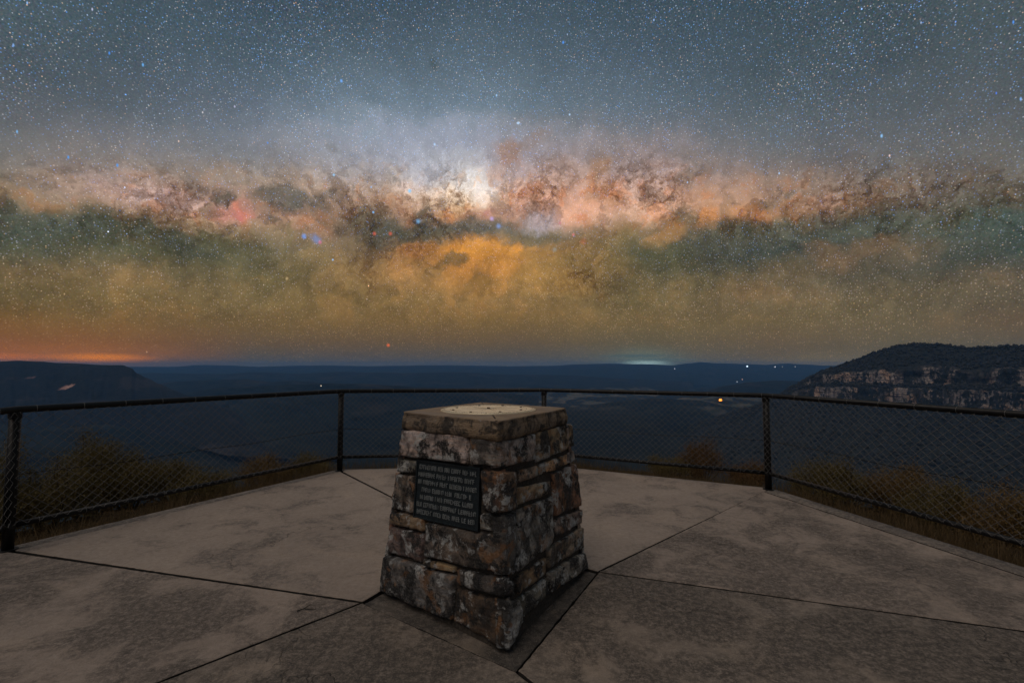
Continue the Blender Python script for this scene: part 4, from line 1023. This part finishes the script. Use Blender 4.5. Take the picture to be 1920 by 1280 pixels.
SH = [(175, 776, 6.3, 1.15, 'olive', 'tallest olive shrub behind the left fence panel, pointed at the top', .1),
 (105, 842, 5.4, .85, 'olive', 'rounded olive shrub just right of the leftmost post', 0),
 (10, 806, 5.2, .8, 'olive', 'brownish shrub at the left picture edge behind the leftmost post', 0),
 (248, 826, 6.4, .9, 'olive', 'olive shrub on the right shoulder of the tall pointed one', .1),
 (325, 832, 6.9, .8, 'olive', 'leafy shrub in the middle of the left fence panel', .1),
 (385, 872, 6.6, .8, 'olive', 'low dark shrub along the bottom rail left of the gold one', 0),
 (500, 846, 7.7, .8, 'gold', 'golden orange shrub behind the left fence panel near the middle post', 0),
 (580, 852, 8.0, .8, 'olive', 'low olive shrub touching the left middle post', 0),
 (1318, 812, 8.6, .9, 'rust', 'reddish brown shrub behind the right middle fence panel', 0),
 (1400, 862, 7.6, .7, 'rust', 'low rusty shrub close left of the right middle post', 0),
 (1250, 858, 8.4, .7, 'olive', 'small dim shrub between the plinth and the reddish shrub', 0),
 (1535, 850, 6.6, .8, 'olive', 'first olive shrub right of the right middle post', .1),
 (1585, 862, 6.2, .7, 'olive', 'bushy shrub second from the right middle post', 0),
 (1670, 852, 6.0, 1.0, 'gold', 'tall yellowish shrub in the middle of the right fence panel', .35),
 (1765, 884, 5.4, .8, 'olive', 'olive shrub between the yellowish shrub and the right picture edge', .2),
 (1875, 900, 5.0, 1.0, 'gold', 'broad golden shrub at the right picture edge', .5),
 (1960, 930, 4.7, .9, 'olive', 'olive shrub cut by the right picture edge', .2)]
for s in SH: shrub(*s)

# dry grass along the platform edge (uncountable)
n = 60000; V = np.zeros((n, 4, 3)); ov = [P_l, P_d, P_c, P_b, P_a, P_r, P_r2]
segs = [(ov[i], ov[i+1]) for i in range(len(ov)-1)]
for k in range(n):
    a, b = segs[random.randrange(len(segs))]; u = random.random(); p = a.lerp(b, u); nrm = Vector((p.x-OC.x, p.y-OC.y, 0)).normalized()
    d = .16+abs(random.gauss(0, .55)); p = p+nrm*d
    if mn.noise(Vector((p.x*1.6, p.y*1.6, 2))) < -.25 and random.random() < .7: p = p+nrm*.5
    z = ground_z(p.x, p.y)-.02; h = random.uniform(.10, .30)*(1 if random.random() < .9 else 1.5)
    l = Vector((random.gauss(0, .35), random.gauss(0, .35), 1)).normalized()*h; w = Vector((random.gauss(0, 1), random.gauss(0, 1), 0)).normalized()*.0025
    base = Vector((p.x, p.y, z)); V[k] = [base-w, base+w, base+l+w*.15, base+l-w*.15]
o = fast_mesh('grass', V.reshape(-1, 3), np.arange(n*4).reshape(n, 4), leaf_mat('dry_grass', (.06, .042, .02), (.20, .13, .06)))
tag(o, 'dry brown grass growing along the outer edge of the paving', 'grass', kind='stuff')

# ------------------------------------------------------------------ haze
def haze():
    m, t = mat('haze_air')
    v = t.n('ShaderNodeVolumePrincipled', {'Color': (.18, .48, 1.0, 1), 'Density': 4.7e-5, 'Anisotropy': 0.0})
    t.nt.links.new(v.outputs[0], t.n('ShaderNodeOutputMaterial').inputs['Volume'])
    mb = MB(); X = 23000; mb.box((-X, -23000, -480), (2*X, 0, 0), (0, 46000, 0), (0, 0, 480+190))
    o = mb.build('haze', m); tag(o, 'thin blue night haze filling the valley', 'haze', kind='stuff')
haze()

# ------------------------------------------------------------------ soft warm fill lamp, added to brighten the dark foreground
sd = bpy.data.lights.new('fill_sun', 'SUN'); sd.energy = .86; sd.angle = D2R(50); sd.color = (1.0, .86, .74)
so = bpy.data.objects.new('fill_sun', sd); COL.objects.link(so); so.rotation_euler = Vector((-.35, -.45, 1.0)).to_track_quat('Z', 'Y').to_euler()
# ------------------------------------------------------------------ render settings
vs = sc.view_settings; vs.view_transform = 'Standard'; vs.look = 'None'; vs.gamma = 1; vs.exposure = 0.0
sc.render.engine = 'CYCLES'; cy = sc.cycles
cy.use_denoising = True
cy.max_bounces = 4; cy.diffuse_bounces = 2; cy.glossy_bounces = 2; cy.transmission_bounces = 2; cy.transparent_max_bounces = 8; cy.volume_bounces = 2
cy.sample_clamp_indirect = 3; cy.use_adaptive_sampling = True; cy.adaptive_threshold = .025
